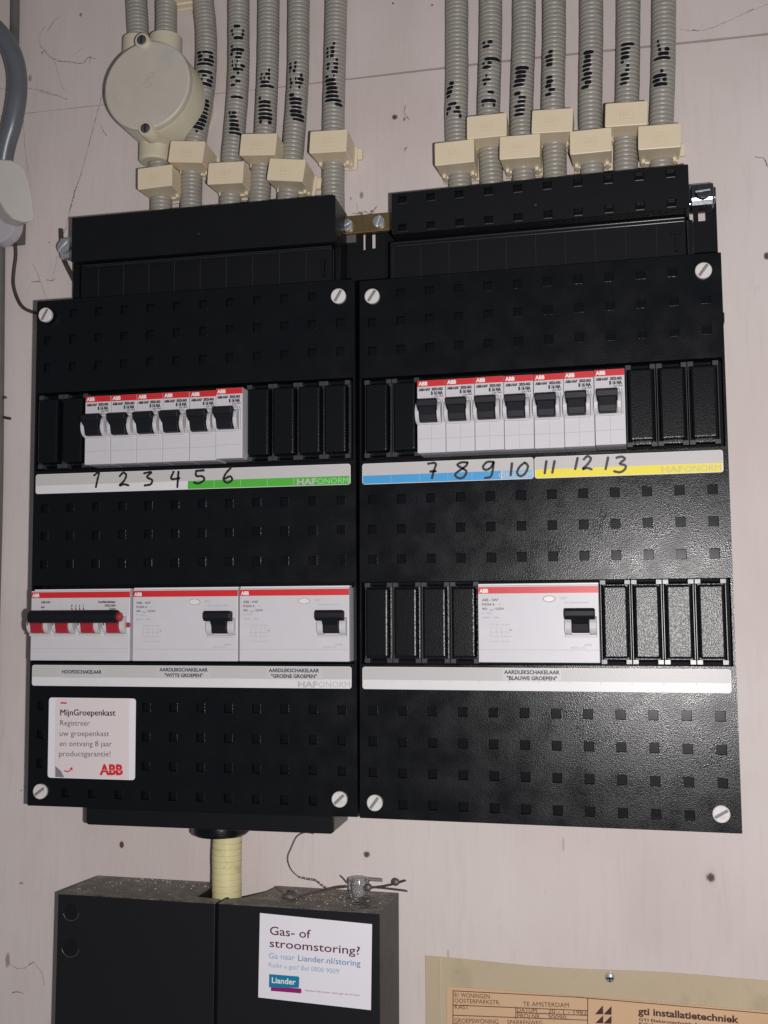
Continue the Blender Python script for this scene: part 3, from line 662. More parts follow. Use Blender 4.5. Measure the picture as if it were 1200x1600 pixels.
def px_tube(pts, y, r, m=0, n=10, mb=None, smooth=6):
    return (mb or MB()).tube([at(p[0], p[1], p[2] if len(p) > 2 else y) for p in pts], r, m, n, smooth)
tag(px_tube([(95.5,358),(96,372),(97,395),(103,412),(114,434),(127,462),(133,480)], 35, 1.5).obj("earth_wire", [WIREM], smooth=60), "bare dark earth wire bent through the left steel clamp", "wire")
tag(px_tube([(22,372),(24,385),(24.5,400),(21.5,425),(21,445),(27,466),(37,481),(56,489),(75,491)], 41, 1.25).obj("thin_wire", [WIREM], smooth=60), "thin grey wire curving from the wall cap to the left board", "wire")

# ------------------------------------------------------------------ conduits
CR = 7.35
PROFILE = ((0, .955), (.11, .955), (.19, .995), (.5, 1.0), (.84, .995), (.92, .955))
PROFILE2 = ((0, .94), (.07, .94), (.11, 1.0), (.92, 1.0), (.97, .94))
def conduit(label, px, y=35.5, mats=(COND,), pitch=2.75, r=CR, marks=None, zoom=None, twist=0, name="corrugated_conduit", group="grey corrugated conduits"):
    """px = (photo x of the centre line, photo y[, depth])"""
    P = catmull([at(p[0], p[1], p[2] if len(p) > 2 else y) for p in px], 24)
    # resample along the length
    L = [0.0]
    for a, b in zip(P, P[1:]): L.append(L[-1] + (b - a).length)
    def pt(d):
        d = min(max(d, 0), L[-1]); lo = 0
        for i in range(len(L) - 1):
            if L[i+1] >= d: lo = i; break
        k = (d - L[lo]) / max(1e-9, L[lo+1] - L[lo]); return P[lo].lerp(P[lo+1], k)
    n = 26; V = []; rows = []; d = 0; ph = rnd.random()
    while d < L[-1]:
        for f, q in (PROFILE2 if r > 8 else PROFILE):
            rows.append((d + f*pitch, q))
        d += pitch
    c0 = pt(0); up = Vector((0, -1, 0))
    for dd, q in rows:
        p = pt(dd); tn = (pt(dd + .8) - pt(dd - .8)).normalized(); a = (up - tn*up.dot(tn)).normalized(); b = tn.cross(a)
        jig = 1 + .008*math.sin(dd*.37 + ph*9)
        V += [p + r*q*jig*(a*math.cos(2*math.pi*j/n) + b*math.sin(2*math.pi*j/n)) for j in range(n)]
    K = len(rows)
    m = MB().add(V, [(i*n + j, i*n + (j+1) % n, (i+1)*n + (j+1) % n, (i+1)*n + j) for i in range(K-1) for j in range(n)], 0)
    org = P[len(P)//2]
    if not marks:
        o = m.obj(name, list(mats), org, None, smooth=60); o.location = org * S
        return tag(o, label, "conduit", group)
    t = thing(name, label, "conduit", org, group)
    m.obj("ribbed_tube", list(mats), org, t, smooth=60)
    k = MB()
    for row in marks:                                    # pen bars sit on the ridges, broken by the grooves
        y0 = row[0]
        for a, b in row[1:]:
            pa = at(zoom[1] + a/zoom[0], zoom[2] + y0/zoom[0], y - r); pb = at(zoom[1] + b/zoom[0], zoom[2] + y0/zoom[0], y - r)
            zc = (pa.z + pb.z)/2
            best = min(range(int(L[-1]/.5)), key=lambda i: abs(pt(i*.5).z - zc)); dd = best*.5
            ridx = round((dd/pitch) - .45); dd = (ridx + .45) * pitch
            p = pt(dd); tn = (pt(dd + .8) - pt(dd - .8)).normalized(); aa = (up - tn*up.dot(tn)).normalized(); bb = aa.cross(tn)
            if bb.x < 0: bb = -bb
            # view slant: shift by what the curved front hides
            th = [math.asin(max(-.93, min(.93, (q.x - p.x)/r))) for q in (pa, pb)]
            N_ = 5; W_ = []
            hw = 1.18 * rnd.uniform(.75, 1.1); sk = rnd.uniform(-.12, .12)
            for i in range(N_ + 1):
                u = th[0] + (th[1] - th[0]) * i / N_; hh = hw * (.7 if i in (0, N_) else 1)
                for sg in (1, -1): W_.append(p + (r + .13)*(aa*math.cos(u) + bb*math.sin(u)) + tn*(sg*hh*-1 + sk*(i - N_/2)*.3))
            k.add(W_, [(2*i, 2*i+1, 2*i+3, 2*i+2) for i in range(N_)])
    k.obj("marker_writing", [MARKB], org, t)
    return t
Z5, Z4, Z6 = (4.2857, 280, 20), (4.8, 150, 0), (3.0, 680, 40)
conduit("short grey conduit below the round junction box, leftmost at the left board", [(245,232),(247,250),(250,275),(252,300),(252,327),(252,350)], y=34)
conduit("curved grey conduit touching the round junction box, with heavy black pen marks", [(316,-30),(317.5,0),(322,50),(322,100),(319,140),(311,190),(304,230),(300,262),(299,300),(298,345)],
    marks=[(380,(795,855)),(395,(755,790),(835,860)),(410,(760,800),(840,862)),(430,(760,790),(805,850)),(445,(765,800),(830,865)),(465,(755,860)),(545,(765,855)),(570,(760,775),(795,825),(845,862)),(590,(775,800),(825,855)),(610,(785,850)),(625,(800,845)),
    (735,(800,830)),(755,(745,765),(790,845)),(775,(745,845)),(800,(745,845)),(830,(745,830)),(860,(715,815)),(885,(715,810)),(910,(702,800)),(930,(715,800)),(950,(725,790)),(970,(745,760))], zoom=Z4)
conduit("grey conduit with the longest column of pen letters, second from the junction box", [(373,-30),(373,0),(373,50),(373,100),(371,150),(367,200),(363,245),(361,290),(359,345)],
    marks=[(95,(365,405)),(110,(350,360),(415,425)),(130,(345,355),(412,425)),(145,(350,365),(412,422)),(158,(365,415)),(175,(365,420)),(235,(345,360),(375,425)),(255,(345,375),(395,415)),(270,(340,360),(380,410)),(290,(375,410)),(330,(352,360),(383,392)),(350,(350,362),(375,385),(405,428)),(368,(360,385),(395,420)),(385,(370,400)),(398,(385,400)),(440,(342,375)),(465,(375,405)),(480,(355,375)),(492,(345,365)),(552,(345,415)),(570,(345,415)),
    (662,(362,378)),(675,(330,345),(350,380)),(690,(335,382)),(718,(335,390)),(745,(338,392)),(775,(335,395)),(800,(332,405))], zoom=Z5)
conduit("grey conduit with short pen marks above the third-from-right left clip", [(420,-30),(420,0),(419.5,50),(418.5,110),(416,170),(414,210),(409,260),(406,300),(404,340)],
    marks=[(390,(592,605)),(410,(545,560),(575,605)),(430,(540,555),(565,575),(590,605)),(450,(540,550),(575,600)),(468,(545,580)),(497,(540,622)),(567,(538,548)),(580,(530,545),(560,605)),(597,(530,600)),(622,(530,605)),(650,(530,610)),(680,(530,612)),(707,(530,612)),(735,(535,555),(590,608))], zoom=Z5)
conduit("grey leaning conduit with pen marks, second from the right end of the left group", [(468,-30),(467,0),(466.5,50),(466,110),(463,170),(459,220),(455,265),(451,300),(447,340)],
    marks=[(345,(735,750),(770,787)),(362,(732,755),(770,785)),(382,(735,745),(760,780)),(410,(805,820)),(430,(775,785),(800,825)),(450,(738,750),(790,820)),(470,(740,760),(775,820)),(490,(740,752),(795,808)),(550,(735,770)),(572,(735,815)),(595,(740,812)),(625,(750,812)),(640,(760,808)),(665,(740,812)),(690,(745,825)),(720,(760,820))], zoom=Z5)
conduit("straight grey conduit standing apart at the right end of the left group", [(526,-30),(525.5,0),(524.5,50),(523,110),(521.5,170),(521,220),(521,270),(521,310),(522,350)],
    marks=[(215,(1028,1045)),(240,(985,1000),(1010,1040)),(262,(980,1000),(1015,1040)),(285,(985,1000),(1010,1035)),(310,(1045,1060)),(335,(985,1010),(1030,1062)),(358,(985,1000),(1035,1060)),(378,(985,1005),(1020,1058)),(420,(975,1000),(1030,1040)),(440,(975,1045)),(470,(980,1050)),(500,(985,1055)),(530,(980,1058)),(562,(978,1062)),(590,(975,1075)),(605,(1040,1080))], zoom=Z5)
RC = [([(714,-30),(714,0),(714,60),(714,130),(713,190),(715,235),(718.5,275),(720,320)], "leftmost grey conduit of the right group, pen marks low on its left side",
       [(275,(65,88)),(292,(52,85)),(312,(48,80)),(330,(50,70)),(358,(85,100)),(375,(60,95)),(388,(52,75),(95,115)),(400,(50,60),(85,118)),(412,(52,60),(110,122))]),
      [(767,-30),(767,0),(766.5,60),(765,120),(763.5,175),(765,225),(768,280),(769,310)],
      [(819.5,-30),(819,0),(818.5,60),(816.5,120),(815,175),(815.5,220),(818,265),(819,310)],
      [(866.5,-30),(866,0),(866,60),(865,110),(864,165),(866,215),(867,260),(868,310)],
      [(924,-30),(924,0),(924,60),(923,120),(922.5,180),(924,230),(925.5,260),(926,300)],
      [(982,-30),(982,0),(981.5,60),(981,110),(980,155),(978,200),(977.5,262),(977,300)],
      [(1038,-30),(1037.5,0),(1037,60),(1036,120),(1033.5,190),(1033,230),(1034,256),(1034,290)]]
RL = [None, "second grey conduit of the right group, with scattered pen dashes over its length", "third grey conduit of the right group, with two stacks of short pen ticks",
      "middle grey conduit of the right group, its clip mounted high, ticks above", "fifth grey conduit of the right group, bold pen ticks halfway up", "sixth grey conduit of the right group, under the highest cream clip",
      "rightmost grey conduit of the right group, two blocks of pen letters"]
RMK = [None,
  [(65,(250,268)),(80,(220,235),(245,265)),(100,(222,255)),(150,(230,295)),(158,(240,300)),(178,(220,232),(245,265)),(190,(220,260)),(205,(228,250)),(240,(235,245)),(260,(220,260)),(278,(225,240)),(320,(245,275)),(340,(215,280)),(355,(215,230),(265,282)),(375,(220,228),(268,280))],
  [(188,(375,437)),(210,(375,425)),(230,(378,425)),(252,(370,420)),(268,(365,415)),(315,(370,400)),(333,(390,425)),(350,(385,422)),(378,(370,420)),(398,(375,420)),(425,(370,415))],
  [(130,(530,552)),(148,(515,550)),(165,(518,552)),(185,(520,550)),(238,(520,550)),(258,(520,552)),(280,(515,545)),(298,(530,562)),(318,(515,545))],
  [(120,(695,742)),(140,(700,730)),(160,(695,730)),(182,(690,732)),(210,(690,725)),(230,(695,735)),(250,(685,730)),(268,(700,732)),(293,(685,720))],
  [(88,(870,933)),(108,(870,915)),(130,(870,910)),(155,(870,910)),(180,(870,885),(895,910)),(205,(890,910)),(225,(868,905)),(242,(870,910)),(265,(865,900))],
  [(80,(1040,1050)),(98,(1040,1055),(1085,1098)),(115,(1045,1060),(1075,1098)),(130,(1045,1095)),(145,(1035,1102)),(157,(1025,1102)),(215,(1055,1070)),(232,(1022,1085)),(250,(1025,1045),(1065,1085)),(265,(1020,1055)),(277,(1025,1088))]]
conduit(RC[0][1], RC[0][0], marks=RC[0][2], zoom=Z6)
for i in range(1, 7): conduit(RL[i], RC[i], marks=RMK[i], zoom=Z6)
conduit("grey conduit entering the junction box's left top socket", [(212,-40),(213.5,0),(215,30),(216.5,60),(217,85)], y=33)
conduit("grey conduit entering the junction box's right top socket", [(260,-40),(260,0),(260,30),(260,50),(260,70)], y=33)
conduit("pale yellow conduit between the left board and the black box below", [(356,1295,22),(355,1320,22),(354.5,1345,22),(354.5,1370,22),(354.5,1395,22),(354.5,1440,22)], pitch=3.6, r=9.0, mats=(COND2,), name="yellow_conduit", group=None)

# ------------------------------------------------------------------ conduit clips
CO = Vector((0, WALL, 0))
def make_clip(label, org, group):
    t = thing("conduit_clip", label, "conduit clip", org, group)
    w2, h2 = 12.35, 7.35
    MB().prism(roundrect(-w2, w2, -h2, h2, .9, 3), 15.5, 35.0, 0, roundrect(-w2+.6, w2-.6, -h2+.5, h2-.5, .9, 3)).obj("clip_body", [CLIPM], CO, t, bevel=.45)
    MB().box(-w2+1.5, w2-1.2, 34.6, 39.0, -h2-.6, h2-.8).box(-w2+1.2, w2+.2, 40.2, 42.2, -h2-1.2, h2-.6).box(-w2+2.5, w2-2.5, 38.8, 44.9, -h2+1, h2-1).obj("clip_base", [CLIPB], CO, t, bevel=.2)
    MB().box(w2-.2, w2+3.0, 41.6, 44.8, -1.2, 6.2).obj("side_tab", [CLIPB], CO, t, bevel=.3)
    for x0 in (-10.2, 8.0): MB().box(x0, x0 + 2.0, 30.5, 39, -h2-1.6, -h2+.6).obj("snap_hook", [CLIPB], CO, t, bevel=.2)
    e = MB().text("OBO", 0, -1.4, 15.28, 2.9, 0, wdt=8.2, align='C', bold=-.005)
    for a in (-3.0, 2.4): e.box(-4.6, 4.6, 15.32, 15.6, a - .22, a + .02)
    e.obj("embossed_lettering", [mat("cream embossing shade", (.65,.545,.385), .4)], CO, t)  # flat letters, the shading of the relief put into a darker cream
    return t
def clip_c(quad):
    P = [at(x, y, 15.5) for x, y in quad]; c = sum(P, Vector()) / 4
    a = math.atan2((P[1].z - P[0].z) + (P[3].z - P[2].z), (P[1].x - P[0].x) + (P[3].x - P[2].x)); return Vector((c.x, WALL, c.z)), a
LG, RG = "cream conduit clips above the left board", "cream conduit clips above the right board"
CL = [([(210,264),(271,256),(213,297),(273,289)], "lowest, leftmost cream clip, under the junction box", LG), ([(265,220),(321,220.5),(262,253),(317,254)], "cream clip beside the junction box's bottom socket, on the curved conduit", LG),
      ([(326,256),(380,252),(324,287),(379,285)], "cream clip third from the left, low in the left row", LG), ([(375,209),(433,208),(374,243),(431,242)], "cream clip fourth from the left, raised, with a scuffed top edge", LG),
      ([(419,247),(478,249),(416,281),(475,284)], "cream clip fifth from the left, low, with its side tab showing", LG), ([(484,205),(542,202),(484,240),(541,236)], "cream clip alone at the right end of the left row, tab on its side", LG),
      ([(678.5,224),(740.5,217),(680,259),(741,252)], "first cream clip of the right row, lowest at its left end", RG), ([(729,183),(792,176),(729,217),(792,211)], "second cream clip of the right row, raised", RG),
      ([(780,214),(844,209),(781,249),(844,244)], "third cream clip of the right row, low between two raised ones", RG), ([(831,173),(895,168),(831,208),(895,205)], "fourth cream clip of the right row, raised, in its middle", RG),
      ([(890,206),(955,199),(891,241),(956,235)], "fifth cream clip of the right row, low, left of the highest one", RG), ([(946,162),(1011,157),(946,198),(1012,194)], "highest cream clip of the right row, on the sixth conduit", RG),
      ([(997,198),(1064,192),(997,233.5),(1065,229)], "cream clip at the right end of the right row, its tab over bare wall", RG)]
c0 = None
for quad, lab, grp in CL:
    p, a = clip_c(quad)
    c = make_clip(lab, p, grp) if c0 is None else copy_tree(c0)
    c0 = c0 or c
    c["label"] = lab; c["group"] = grp; c.matrix_world = Matrix.Translation(p * S) @ Matrix.Rotation(-a, 4, 'Y')
pc = at(270, -12, 15.5)
c = copy_tree(c0); c["label"] = "cream clip cut off by the top edge above the junction box"; c["group"] = LG; c.matrix_world = Matrix.Translation(Vector((pc.x, WALL, pc.z + 11)) * S)

# ------------------------------------------------------------------ round junction box
JC = (-154.0, 279.6); o_ = Vector((JC[0], WALL, JC[1]))
t = thing("junction_box", "round grey beige junction box with two conduit sockets on top and one below", "junction box", o_)
MB().lathe_y(*JC, [(30.4, 9.5), (30.9, 10.5), (30.9, 44.9)], 0, 64).obj("box_body", [JBOX], o_, t, smooth=30)
MB().lathe_y(*JC, [(29.2, 5.0), (30.3, 5.6), (30.7, 7.2), (30.7, 9.4)], 0, 64).obj("round_lid", [JLID], o_, t, smooth=25)
em = MB()
for q in ([(-1.5,2.8),(0.5,4.6),(4,4.9)], [(-2,1.0),(1,2.0),(3.8,1.6)], [(-5,-2.6),(-1,-1.8),(2,-2.8),(1,-4.4),(-3,-4.6)], [(2.5,4.6),(3.2,3.2)], [(-3,-1),(-1,.2)]): em.ribbon([(JC[0] + 1.5 + a, JC[1] + 3 + b) for a, b in q], .35, 4.9)
em.obj("moulded_emblem", [mat("lid moulding", (.40,.385,.35), .5)], o_, t)
for (cx, cz0, cz1, r) in ((-175.5, 300, 329.5, 9.6), (-154.0, 300, 327.5, 11.2)):
    MB().lathe_z(cx, 32.5, [(r-1.4, cz1), (r, cz1 - .8), (r, cz0)], 0, 36).obj("conduit_socket", [JBOX], o_, t, smooth=35)
MB().lathe_z(-160.5, 33, [(10.8, 262), (10.8, 240.5), (9.6, 239), (8.2, 239)], 0, 36).obj("conduit_socket", [JBOX], o_, t, smooth=35)
for (cx, cz) in ((-157.0, 309.8), (-153.0, 248.6)):
    b = MB().lathe_y(cx, cz, [(4.6, 2.6), (5.0, 3.2), (5.1, 14)], 0, 28).obj("screw_boss", [JBOX], o_, t, smooth=35)
    MB().lathe_y(cx, cz, [(2.9, 2.0), (3.3, 2.2), (3.3, 4)], 0, 22).obj("lid_screw", [SCREWD], o_, b, smooth=35)
    MB().box(cx - .35, cx + .35, 1.9, 2.1, cz - 2.7, cz + 2.7).obj("slot", [PIT], o_, b)

# ------------------------------------------------------------------ left edge: cable, cap, pipes
px_pts = [(-60,20,20),(-25,32,20),(-2,50,20),(17,78,20),(26.5,112,20),(27,148,20),(20,190,22),(10,225,25),(5,252,28),(4,275,30)]
tag(px_tube(px_pts, 20, 6.6, n=20).obj("grey_cable", [CABLE], smooth=60), "thick glossy grey cable looping into the off white cap at the left edge", "cable")
o_ = at(5, 310, WALL)
t = thing("wall_plug", "off white oval plug cap on a small dark plate at the left edge", "plug cap", o_)
front = [(-30,246),(0,249),(17,250),(31,256),(39,266),(45,285),(50,312),(53,340),(48,346),(36,347),(20,342),(8,330),(-4,310),(-20,290),(-40,275)]
fp = [at(x, y, 12) for x, y in front]; bp_ = [at(x - 13, y + 7, 32) for x, y in front]
MB().prism([(p.x, p.z) for p in fp][::-1], 12, 32, 0, [(p.x, p.z) for p in bp_][::-1]).obj("cap_shell", [CAPM], o_, t, bevel=1.2, seg=3)
q = at(-2, 350, 33); MB().disc(q.x, q.z, 31, 41, 14.2, 0, 36, 14.6).obj("cap_base", [CAPD], o_, t, bevel=.6)
a, b = at(-40, 345, 41), at(35, 380, 41); MB().box(a.x, b.x, 41, 44.9, b.z, a.z).obj("mounting_plate", [PLATE], o_, t, bevel=.3)
tag(px_tube([(0.5,374),(-1.5,600),(-3,760),(-9,1000),(-14,1200)], 41, 3.5, n=16).obj("wall_pipe", [PIPE], smooth=60), "thin dark grey pipe running down the left edge from the cap", "pipe")
tag(px_tube([(23.5,-30),(23.5,10),(23,48),(22,100)], 40, 3.3, n=16).obj("wall_pipe", [PIPE], smooth=60), "short dark grey pipe behind the cable at the top left corner", "pipe")
for (x0, y0, x1, y1, lab) in ((4,651,16,654,"bent nail sticking out of the wall by the left pipe"), (4,620,9,621,"small nail head by the left pipe, above the bent nail")):
    tag(px_tube([(x0,y0,44),(x0*.5 + x1*.5,(y0+y1)/2 + .5,40),(x1,y1,37)], 40, 1.0, n=8).obj("wall_nail", [WIREM], smooth=60), lab, "nail")

# ------------------------------------------------------------------ black connection box below
MX0, MX1, MT, MF = -197.4, 4.4, -235.6, -3.0
o_ = Vector((-96, WALL, -330))
t = thing("connection_box", "matt black connection box under the left board, dusty on top", "connection box", o_)
def dusty():
    m = mat("dusty black plastic", (.0070,.0076,.0094), .40, grain=.25, gscale=600); nt = m.node_tree; N = nt.nodes; L = nt.links; b = N["Principled BSDF"]
    g = N.new("ShaderNodeNewGeometry"); sx = N.new("ShaderNodeSeparateXYZ"); L.new(g.outputs["True Normal"], sx.inputs[0])
    tc = N.new("ShaderNodeTexCoord"); n = N.new("ShaderNodeTexNoise"); n.inputs["Scale"].default_value = 85; n.inputs["Detail"].default_value = 8; n.inputs["Roughness"].default_value = .7; L.new(tc.outputs["Object"], n.inputs["Vector"])
    r1_ = N.new("ShaderNodeMapRange"); r1_.inputs[1].default_value = .40; r1_.inputs[2].default_value = .68; r1_.inputs[3].default_value = .10; r1_.inputs[4].default_value = 1.0; L.new(n.outputs[0], r1_.inputs[0])
    cl = N.new("ShaderNodeMath"); cl.operation = 'MULTIPLY'; cl.use_clamp = True; L.new(sx.outputs["Z"], cl.inputs[0]); L.new(r1_.outputs[0], cl.inputs[1])
    mx = N.new("ShaderNodeMix"); mx.data_type = 'RGBA'; mx.inputs["A"].default_value = (.0070,.0076,.0094,1); mx.inputs["B"].default_value = (.42,.37,.32,1); L.new(cl.outputs[0], mx.inputs["Factor"]); L.new(mx.outputs["Result"], b.inputs["Base Color"])
    rr = N.new("ShaderNodeMapRange"); rr.inputs[3].default_value = .36; rr.inputs[4].default_value = .9; L.new(cl.outputs[0], rr.inputs[0]); L.new(rr.outputs[0], b.inputs["Roughness"])
    return m
DUST = dusty()
SIDE = mat("paler grey black side", (.062,.060,.058), .6, var=.15, vscale=60, grain=.3, gscale=500)  # right side face, paler than the rest of the housing
NX0, NX1, NX2 = -111.5, -84.0, -74.0          # notch for the conduit
def half(poly, name, face_x=None):
    """top outline (x, y) extruded downwards"""
    n = len(poly); zb = -420
    m = MB().add([(x, y, MT) for x, y in poly] + [(x, y, zb) for x, y in poly], [tuple(range(n))[::-1] if False else tuple(range(n)), tuple(range(2*n-1, n-1, -1))] + [(i, n+i, n+(i+1) % n, (i+1) % n) for i in range(n)], 0)
    return m
SX = -94.2
h1 = half([(MX0, MF), (SX - .9, MF), (SX - .9, 6), (NX0, 9), (NX0 - .5, WALL - .2), (MX0, WALL - .2)][::-1], "l").obj("left_housing", [DUST], o_, t, bevel=.5)
h2 = half([(SX + .9, MF + .5), (MX1, MF + .5), (MX1 + .2, WALL - .2), (NX2, WALL - .2), (NX2 - 1, 30), (NX1, 12), (SX + .9, 7)][::-1], "r").obj("right_housing", [DUST, SIDE], o_, t, bevel=.5)
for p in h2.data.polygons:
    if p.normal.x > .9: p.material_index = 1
MB().box(SX - .85, SX + .85, 0, 30, -420, MT - .8).box(NX0, NX2, 9, WALL - .3, -420, -246).obj("centre_channel", [PIT], o_, t)
for px, py, r, a0 in ((111,1425,5.2,3.4),(110,1480,5.8,3.3)):
    p = at(px, py, MF)
    k = MB(); pts = [(p.x + r*math.cos(a0 + 2.9*i/10), p.z + r*math.sin(a0 + 2.9*i/10)) for i in range(11)]
    k.tube([(x, MF, z) for x, z in pts], .35, 0, 8, 1).obj("knockout_rim", [RAILM], o_, t, smooth=60)  # highlight on the lower edge put in as a paler half rim
    MB().disc(p.x, p.z, MF - .12, MF + 1, r - .6, 0, 32).obj("knockout", [BLACKS], o_, t, bevel=.1)
def fault_sticker():
    zc = (5.714, 390, 1410); yl = MF + .2
    q = lambda u, v, y=yl: at(u/zc[0] + zc[1], v/zc[0] + zc[2], y)
    P = [q(77,848), q(1083,962), q(1093,195), q(92,95)]
    o = MB().prism([(p.x, p.z) for p in P], yl, MF + .52).obj("fault_sticker", [PAPERW], o_, t); o["label"] = "white sticker about gas or power faults with blue and purple logo"
    m = MB(); T = lambda body, a, b, h, k, bold=0: m.text_px(body, (a[0]/zc[0]+zc[1], a[1]/zc[0]+zc[2]), (b[0]/zc[0]+zc[1], b[1]/zc[0]+zc[2]), h/zc[0], yl - .1, k, I4, bold)
    T("Gas- of", (180,287), (545,321), 68, 0, .008); T("stroomstoring?", (178,397), (985,468), 66, 0, .008)
    T("Ga naar", (172,500), (405,517), 46, 1, .004); T("Liander.nl/storing", (433,521), (990,570), 48, 2, .004); T("Ruikt u gas? Bel 0800 9009", (170,577), (797,637), 38, 1, .0)
    T("beheert de netten voor gas en stroom", (497,792), (980,836), 14, 3)
    def poly(pts, y, k): m.sheet([(p.x, p.z) for p in (q(u, v, y) for u, v in pts)], y, k)
    poly([(190,790),(458,812),(463,806),(462,770),(190,750)], yl - .1, 4); poly([(172,757),(440,764),(444,670),(435,661),(175,640)], yl - .18, 5)
    m.text_px("Liander", (198/zc[0]+zc[1], 717/zc[0]+zc[2]), (412/zc[0]+zc[1], 735/zc[0]+zc[2]), 44/zc[0], yl - .28, 6, I4, .02)
    m.obj("sticker_print", [MAROON, SKYB, MIDB, LOGOP, LOGOP, LOGOB, WINK], o_, o)
fault_sticker()
# loose crumbs of plaster on the box top
cr = MB()
for i in range(260):
    x = rnd.uniform(MX0 + 4, MX1 - 3); y = rnd.triangular(2, WALL - 2, 34)
    if NX0 - 2 < x < NX2 + 3 and y > 5: continue
    if rnd.random() < .45: x = rnd.gauss(-150, 22); y = rnd.gauss(36, 6)
    if rnd.random() < .25: x = rnd.gauss(-35, 18); y = rnd.gauss(20, 8)
    if not (MX0 + 2 < x < MX1 - 2 and 1 < y < WALL - 2) or (NX0 - 2 < x < NX2 + 3): continue
    r = rnd.choice((.25,.35,.35,.5,.5,.7)) * rnd.uniform(.7, 1.25)
    V = [(x + r*rnd.uniform(.5,1.2)*math.cos(a) , y + r*rnd.uniform(.5,1.2)*math.sin(a), MT + z) for z, s_ in ((0,1),(r*rnd.uniform(.5,.9),.6)) for a in (0, 1.57, 3.14, 4.71)]
    cr.add(V, [(4,5,6,7),(0,1,5,4),(1,2,6,5),(2,3,7,6),(3,0,4,7)])
tag(cr.obj("plaster_crumbs", [mat("plaster crumb", (.42,.37,.33), .9)]), "pale plaster crumbs and dust lying on the black box", "crumbs", kind="stuff")

# ------------------------------------------------------------------ seal wires on the box
ZW = (4.2857, 380, 1280)
W3 = lambda pts, y: [(*p, y) for p in Z(*ZW, pts)]
o_ = at(561, 1386, 22)
t = thing("wire_seal", "clear plastic seal on the black box with wire ends sticking out", "seal", o_)
c = at(561, 1388, 31); zb = MT + .1
zt = at(561, 1371, 31).z
MB().lathe_z(c.x, 31, [(4.8, zt), (6.4, zt - .5), (6.8, zt - 2.2), (6.2, zt - 2.6), (6.4, zb + 2.2), (5.4, zb + 1.6), (5.2, zb)], 0, 24).obj("seal_cap", [CLEAR], o_, t, smooth=30)
MB().lathe_z(c.x, 31, [(2.6, zt - 1.2), (3.0, zt - 3), (3.0, zb + 3), (2.5, zb + .2)], 0, 18).obj("seal_core", [mat("milky core", (.55,.52,.5), .4)], o_, t, smooth=40)
px_tube(W3([(835,400),(880,405),(930,408)], 30), 20, 1.0, n=10).obj("seal_tail", [mat("grey seal plug", (.22,.20,.19), .4)], o_, t, smooth=50)
px_tube(W3([(845,462),(870,459),(940,450),(1000,438),(1045,425),(1090,410)], 28), 20, .48).obj("wire_end", [WIREM], o_, t, smooth=60)
px_tube(W3([(850,455),(950,464),(1100,482)], 24), 20, .5).obj("wire_end", [WIREM], o_, t, smooth=60)
px_tube(W3([(652,378),(675,400),(700,432)], 33), 20, .4).obj("wire_end", [WIREM], o_, t, smooth=60)
p = at(1023/ZW[0] + ZW[1], 421/ZW[0] + ZW[2], 28); MB().lathe_y(p.x, p.z, [(1.2, 26.2), (2.0, 26.8), (2.15, 28), (2.0, 29.2), (1.2, 29.8)], 0, 16).obj("lead_bead", [LEAD], o_, t, smooth=60)
p = at(835/ZW[0] + ZW[1], 458/ZW[0] + ZW[2], 23); MB().lathe_y(p.x, p.z, [(1.2, 21.6), (2.2, 22.2), (2.2, 24.4), (1.2, 25)], 0, 16).obj("lead_bead", [LEAD], o_, t, smooth=60)
o_ = at(470, 1340, 30)
t = thing("sealing_wire", "long loop of thin dark wire rising from the twisted strand on the box", "wire", o_)
px_tube(W3([(472,98),(440,92),(410,91),(380,102),(355,125),(335,165),(320,200),(303,240),(300,275),(310,312),(325,340),(350,368),(378,388)], 34), 30, .25).obj("wire_loop", [WIREM], o_, t, smooth=60)
tw = catmull([at(x, y, 34 - 3*i/5) for i, (x, y) in enumerate(Z(*ZW, [(376,388),(440,402),(490,412),(560,462),(630,460),(700,452)]))], 10)
tm = MB()
for ph in (0, math.pi): tm.tube([p + Vector((0, .36*math.sin(i*1.25 + ph), .36*math.cos(i*1.25 + ph))) for i, p in enumerate(tw)], .34, 0, 6, 3)
tm.obj("twisted_strand", [WIRET], o_, t, smooth=60)
o_ = at(452, 1400, 12)
t = thing("lead_seal", "dark lead seal blob with a rusty wire lying on the black box", "seal", o_)
px_tube(W3([(222,455),(245,475),(285,510),(330,516),(400,510),(480,492),(560,473),(640,455),(705,450)], 22), 13, .5).obj("rusty_wire", [mat("rusty wire", (.10,.045,.035), .6, var=.3, vscale=300)], o_, t, smooth=60)
p = at(318/ZW[0] + ZW[1], 522/ZW[0] + ZW[2], 20)
bl = MB()
for i in range(7):
    for j in range(12):
        th = math.pi*(i + .3)/6.6; f_ = 2*math.pi*j/12; q = 1 + .16*math.sin(3*f_ + i) + .1*math.cos(5*f_)
        bl.v.append((p.x + 4.4*q*math.sin(th)*math.cos(f_), 20 + 4.0*q*math.sin(th)*math.sin(f_), max(MT + .05, p.z + 3.4*q*math.cos(th))))
bl.f += [(i*12+j, (i+1)*12+j, (i+1)*12+(j+1) % 12, i*12+(j+1) % 12) for i in range(6) for j in range(12)] + [tuple(range(12))]; bl.m += [0]*73
bl.obj("lead_lump", [LEAD], o_, t, smooth=70)

